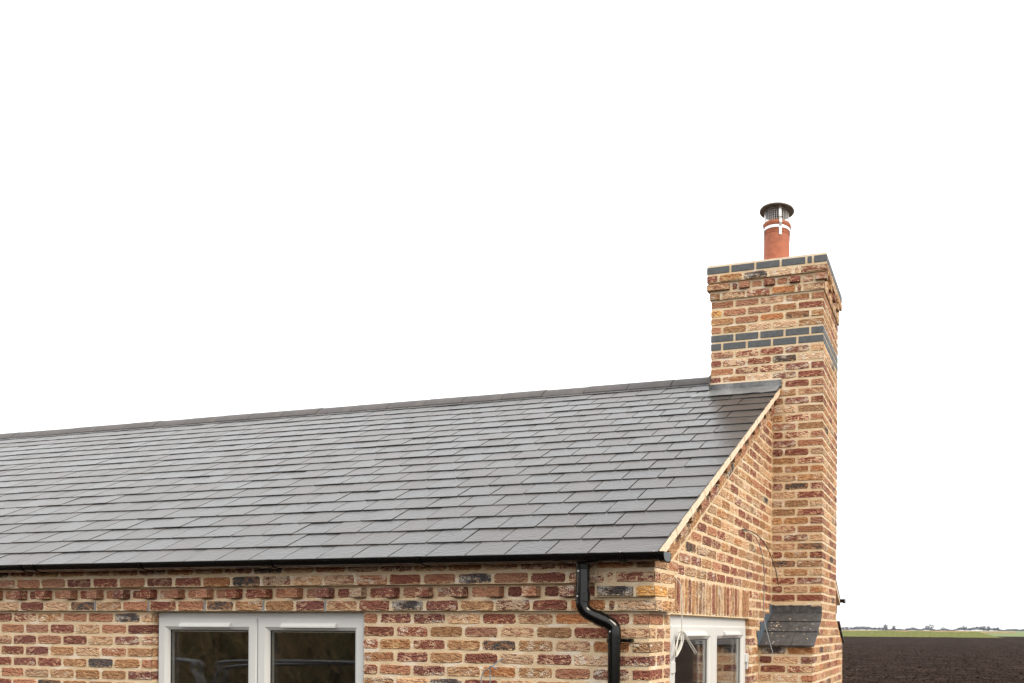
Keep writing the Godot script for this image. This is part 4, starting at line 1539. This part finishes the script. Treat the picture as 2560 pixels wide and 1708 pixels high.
# ---------------------------------------------------------------- ground and distance
func make_ground() -> void:
	var g := put(self, "ground", box_mesh(Vector3(-2600, GY - 0.6, -5600), Vector3(2600, GY - 0.14, 200)), M.crop)
	g.set_meta("kind", "structure")
	var nz := FastNoiseLite.new()
	nz.seed = 5
	nz.frequency = 0.5
	nz.fractal_octaves = 3
	var xs := []
	var x := -160.0
	while x < 160.0:
		xs.append(x)
		x += 0.36 if x > -20 and x < 13 else (2.0 if absf(x) < 45 else 14.0)
	var zs := []
	var z := 60.0
	while z > -259.0:
		zs.append(z)
		z -= 4.0 if z > -24 else (0.33 if z > -70 else (0.8 if z > -130 else 2.2))
	zs.append(-259.0)
	var V := PackedVector3Array()
	var N := PackedVector3Array()
	var I := PackedInt32Array()
	var w := xs.size()
	for zz: float in zs:
		for xx: float in xs:
			var h := 0.0
			if zz < -12.0:
				var f := zz + xx * 0.13
				h = nz.get_noise_2d(xx * 0.55, f * 2.0) * 0.055 + nz.get_noise_2d(xx * 3.1 + 50.0, zz * 3.1) * 0.03 + 0.012 * sin(f * TAU / 1.7)
			V.append(Vector3(xx, GY + h, zz))
			N.append(Vector3.UP)
	for j in zs.size():
		for i in w:
			var a := V[j * w + maxi(i - 1, 0)]
			var b := V[j * w + mini(i + 1, w - 1)]
			var c := V[maxi(j - 1, 0) * w + i]
			var d := V[mini(j + 1, zs.size() - 1) * w + i]
			N[j * w + i] = (d - c).cross(b - a).normalized() * -1.0
			if N[j * w + i].y < 0:
				N[j * w + i] *= -1.0
	for j in zs.size() - 1:
		for i in w - 1:
			face4(I, j * w + i, j * w + i + 1, (j + 1) * w + i + 1, (j + 1) * w + i)
	var f := put(self, "ploughed_field", commit_arrays(V, N, PackedVector2Array(), I), M.soil)
	f.set_meta("kind", "structure")
	# clods
	var lump := soft_box(Vector3(1, 0.7, 0.8), 0.28, 0.16)
	var mm := MultiMesh.new()
	mm.transform_format = MultiMesh.TRANSFORM_3D
	mm.mesh = lump
	mm.instance_count = 6000
	for i in 6000:
		var d := 30.0 * pow(4.2, rng.randf())
		var px := 1.6 + d * rng.randf_range(-0.17, 0.10)
		var s := rng.randf_range(0.025, 0.085) * (1.0 + (0.8 if rng.randf() < 0.06 else 0.0))
		var at := Vector3(px, GY + rng.randf_range(-0.02, 0.04), 4.0 - d)
		mm.set_instance_transform(i, Transform3D(Basis.from_euler(Vector3(rng.randf() * 0.6, rng.randf() * TAU, rng.randf() * 0.6)).scaled(Vector3.ONE * s), at))
	var mi := MultiMeshInstance3D.new()
	mi.multimesh = mm
	mi.material_override = M.clod
	add_named(self, mi, "soil_clods")
	tag(mi, "dark clods of earth scattered over the ploughed field", "soil", "", "stuff")

func ribbon(points: Array, prof: Array, seed_: int) -> ArrayMesh:
	# profile of Vector2(z offset, height) swept along x; points of [x, z, scale]
	var n := FastNoiseLite.new()
	n.seed = seed_
	n.frequency = 0.05
	var V := PackedVector3Array()
	var I := PackedInt32Array()
	var N := PackedVector3Array()
	var m := prof.size()
	for p: Array in points:
		for q: Vector2 in prof:
			V.append(Vector3(p[0], GY - 0.13 + q.y * p[2] * (1.0 + 0.25 * n.get_noise_2d(p[0], q.x * 3.0)), p[1] + q.x))
			N.append(Vector3.UP)
	for i in points.size():
		for k in m:
			var a := V[i * m + maxi(k - 1, 0)]
			var b := V[i * m + mini(k + 1, m - 1)]
			var c := V[maxi(i - 1, 0) * m + k]
			var d := V[mini(i + 1, points.size() - 1) * m + k]
			var nn := (b - a).cross(d - c).normalized()
			N[i * m + k] = nn if nn.y > 0 else -nn
	for i in points.size() - 1:
		for k in m - 1:
			face4(I, i * m + k, i * m + k + 1, (i + 1) * m + k + 1, (i + 1) * m + k)
	return commit_arrays(V, N, PackedVector2Array(), I)

func make_far_landscape() -> void:
	var pts := []
	var x := -170.0
	while x < 17.0:
		var s := clampf((15.0 - x) / 7.0, 0.03, 1.0)
		pts.append([x, -258.5 + maxf(0.0, x - 6.0) * 0.3, s])
		x += 1.5
	var b := put(self, "grass_bank", ribbon(pts, [Vector2(1.5, 0.0), Vector2(0.0, 0.25), Vector2(-2.5, 0.75), Vector2(-5.5, 1.35), Vector2(-8.0, 1.72), Vector2(-11.0, 1.82), Vector2(-16.0, 1.6), Vector2(-24.0, 0.2)], 3), M.grass)
	b.set_meta("kind", "structure")
	var strip_mesh := func(x0: float, x1: float, z0: float, z1: float, h: float) -> ArrayMesh: return box_mesh(Vector3(x0, GY - 0.3, z1), Vector3(x1, GY - 0.14 + h, z0))
	var s2 := put(self, "far_ploughed_field", strip_mesh.call(14.0, 160.0, -272.0, -330.0, 0.05), M.soil)
	s2.set_meta("kind", "structure")
	var rd := put(self, "reed_field", strip_mesh.call(-260.0, 8.0, -600.0, -640.0, 1.9), M.reed)
	rd.set_meta("kind", "structure")
	var rd2 := put(self, "stubble_field", strip_mesh.call(-300.0, 60.0, -900.0, -1000.0, 1.2), M.reed)
	rd2.set_meta("kind", "structure")
	# trees on the skyline: x, z, height, width, kind
	var list := [[-92.2, -1142.0, 8.6, 5.6, 0, "dark rounded tree, tallest and leftmost of the skyline trees"], [-81.0, -1142.8, 7.2, 5.0, 0, "smaller dark tree just right of the tallest skyline tree"],
		[-39.2, -1395.3, 10.5, 9.0, 1, "bare grey tree rising from the middle of the far hedgerow"], [-45.5, -1397.0, 9.0, 8.0, 1, "low bare tree left of the middle of the far hedgerow"],
		[11.5, -1195.8, 8.0, 9.0, 2, "broad brownish tree standing alone on the far skyline"], [37.9, -1245.3, 8.0, 8.5, 0, "wide dark green tree towards the right of the skyline"],
		[45.1, -1245.1, 7.2, 6.0, 0, "narrower dark tree right of the wide dark skyline tree"], [55.4, -1294.8, 5.6, 4.0, 0, "small dark tree, third from the right edge of the skyline"], [60.5, -1294.6, 6.0, 4.5, 0, "small dark tree, second from the right edge of the skyline"],
		[-66.0, -1350.0, 6.5, 9.0, 1, "low bushy bare tree in the far hedgerow right of the dark trees"], [-20.0, -1400.0, 6.5, 9.0, 1, "low bare tree in the far hedgerow left of the lone brown tree"], [22.0, -1300.0, 5.0, 8.0, 1, "low spreading bare tree between the brown and the wide dark tree"]]
	for t: Array in list:
		far_tree(t)
	# hedgerows and woods too far to tell apart
	var st := SurfaceTool.new()
	st.begin(Mesh.PRIMITIVE_TRIANGLES)
	for i in 3600:
		var hx := rng.randf_range(-800.0, 640.0)
		var hz := -4200.0 - 600.0 * rng.randf()
		var hh := (9.0 + 7.5 * sin(hx * 0.016) * sin(hx * 0.006 + 1.0) + 4.0 * sin(hx * 0.075)) * rng.randf_range(0.3, 1.0)
		leaf_clump(st, Vector3(hx, GY + maxf(hh, 1.6), hz), rng.randf_range(2.2, 5.2))
	var h := put(self, "distant_hedgerow", st.commit(), M.far_twig)
	tag(h, "long grey hedgerows and woods along the far horizon", "hedgerow", "", "stuff")

func leaf_clump(st: SurfaceTool, at: Vector3, r: float) -> void:
	for k in 3:
		var n := Vector3(rng.randf_range(-1, 1), rng.randf_range(-1, 1), rng.randf_range(-1, 1)).normalized()
		var a := n.cross(Vector3.UP if absf(n.y) < 0.9 else Vector3.RIGHT).normalized()
		var b := n.cross(a)
		st.set_normal(n)
		for v: Vector2 in [Vector2(-1, -0.6), Vector2(1, -0.5), Vector2(0.1, 1)]:
			st.add_vertex(at + (a * v.x + b * v.y) * r * rng.randf_range(0.7, 1.2))

func far_tree(t: Array) -> void:
	var o := thing("far_tree", t[5], "tree", Vector3(1.6 + (t[0] - 1.6) * 2.8, GY - 0.14, 4.1 + (t[1] - 4.1) * 2.8), "trees on the far skyline")
	var hgt: float = t[2] * 2.8
	var wid: float = t[3] * 2.8
	var st := SurfaceTool.new()
	st.begin(Mesh.PRIMITIVE_TRIANGLES)
	var n := 190 if t[4] == 0 else 130
	for i in n:
		var d := Vector3(rng.randf_range(-1, 1), rng.randf_range(-1, 1), rng.randf_range(-1, 1))
		if d.length() > 1.0:
			continue
		var p := Vector3(d.x * wid * 0.5, hgt * 0.56 + d.y * hgt * 0.43, d.z * wid * 0.5)
		leaf_clump(st, p, hgt * rng.randf_range(0.05, 0.11))
	put(o, "crown", st.commit(), M.far_leaf if t[4] == 0 else M.far_twig)
	put(o, "trunk", tube([Vector3(0, 0, 0), Vector3(0.1, hgt * 0.3, 0), Vector3(0.0, hgt * 0.6, 0.1)], hgt * 0.03, 6), M.bark)

func make_hedge() -> void:
	# bank of scrub and tubular barriers across the drive: the front window mirrors them
	var pts := []
	var x := -24.0
	while x < -0.4:
		pts.append([x, 7.5, clampf((-0.4 - x) / 2.0, 0.1, 1.0)])
		x += 0.5
	var bank := put(self, "scrub_bank", ribbon(pts, [Vector2(-1.4, 0.0), Vector2(-0.9, 0.7), Vector2(-0.3, 1.7), Vector2(0.4, 2.6), Vector2(1.4, 3.2), Vector2(3.0, 3.2), Vector2(5.0, 0.0)], 9), M.clod)
	bank.set_meta("kind", "structure")
	var blade := new_st()
	tri(blade, Vector3(-0.5, 0, 0), Vector3(0.5, 0, 0), Vector3(0.1, 1, 0))
	tri(blade, Vector3(0, 0, -0.5), Vector3(0, 0, 0.5), Vector3(0, 1, 0.1))
	var mesh := done(blade)
	for kind in 2:
		var mm := MultiMesh.new()
		mm.transform_format = MultiMesh.TRANSFORM_3D
		mm.mesh = mesh
		mm.instance_count = 5200
		for i in 5200:
			var px := rng.randf_range(-23.0, -1.6)
			var u := rng.randf()
			var p := Vector3(px, GY + 0.1 + u * 3.0, 6.1 + u * u * 2.4 + rng.randf_range(-0.3, 0.3))
			var b := Basis.from_euler(Vector3(rng.randf_range(-0.9, 0.5), rng.randf() * TAU, rng.randf_range(-0.9, 0.9)))
			mm.set_instance_transform(i, Transform3D(b.scaled_local(Vector3(0.02, rng.randf_range(0.35, 1.1), 0.02)), p))
		var mi := MultiMeshInstance3D.new()
		mi.multimesh = mm
		mi.material_override = M.twig if kind == 0 else M.twig_green
		add_named(self, mi, "scrub" if kind == 0 else "grass_tuft")
		tag(mi, "dry brown scrub stems mirrored in the front window" if kind == 0 else "rough green stems on the scrub bank mirrored in the front window", "scrub", "", "stuff")
	for k in 2:
		var bx := -6.75 if k == 0 else -10.75
		var hl := 1.95 if k == 0 else 1.75
		var o := thing("tube_barrier", "long grey tubular barrier mirrored across the right light of the front window" if k == 0 else "grey tubular barrier end mirrored in the left light of the front window", "barrier", Vector3(bx, GY, 5.2))
		for r in 2:
			var dz := 0.12 * r
			var top := 1.66 - 0.07 * r
			put(o, "rail", tube(curve([Vector3(-hl, 0, dz), Vector3(-hl, top - 0.42, dz), Vector3(-hl + 0.10, top - 0.14, dz), Vector3(-hl + 0.36, top, dz), Vector3(hl - 0.36, top + 0.07 * r, dz), Vector3(hl - 0.10, top - 0.14, dz), Vector3(hl, top - 0.42, dz), Vector3(hl, 0, dz)], 0.06), 0.024, 10), M.galv)
		put(o, "crossbar", tube([Vector3(-hl, 0.7, 0), Vector3(hl, 0.7, 0)], 0.02, 8), M.galv)
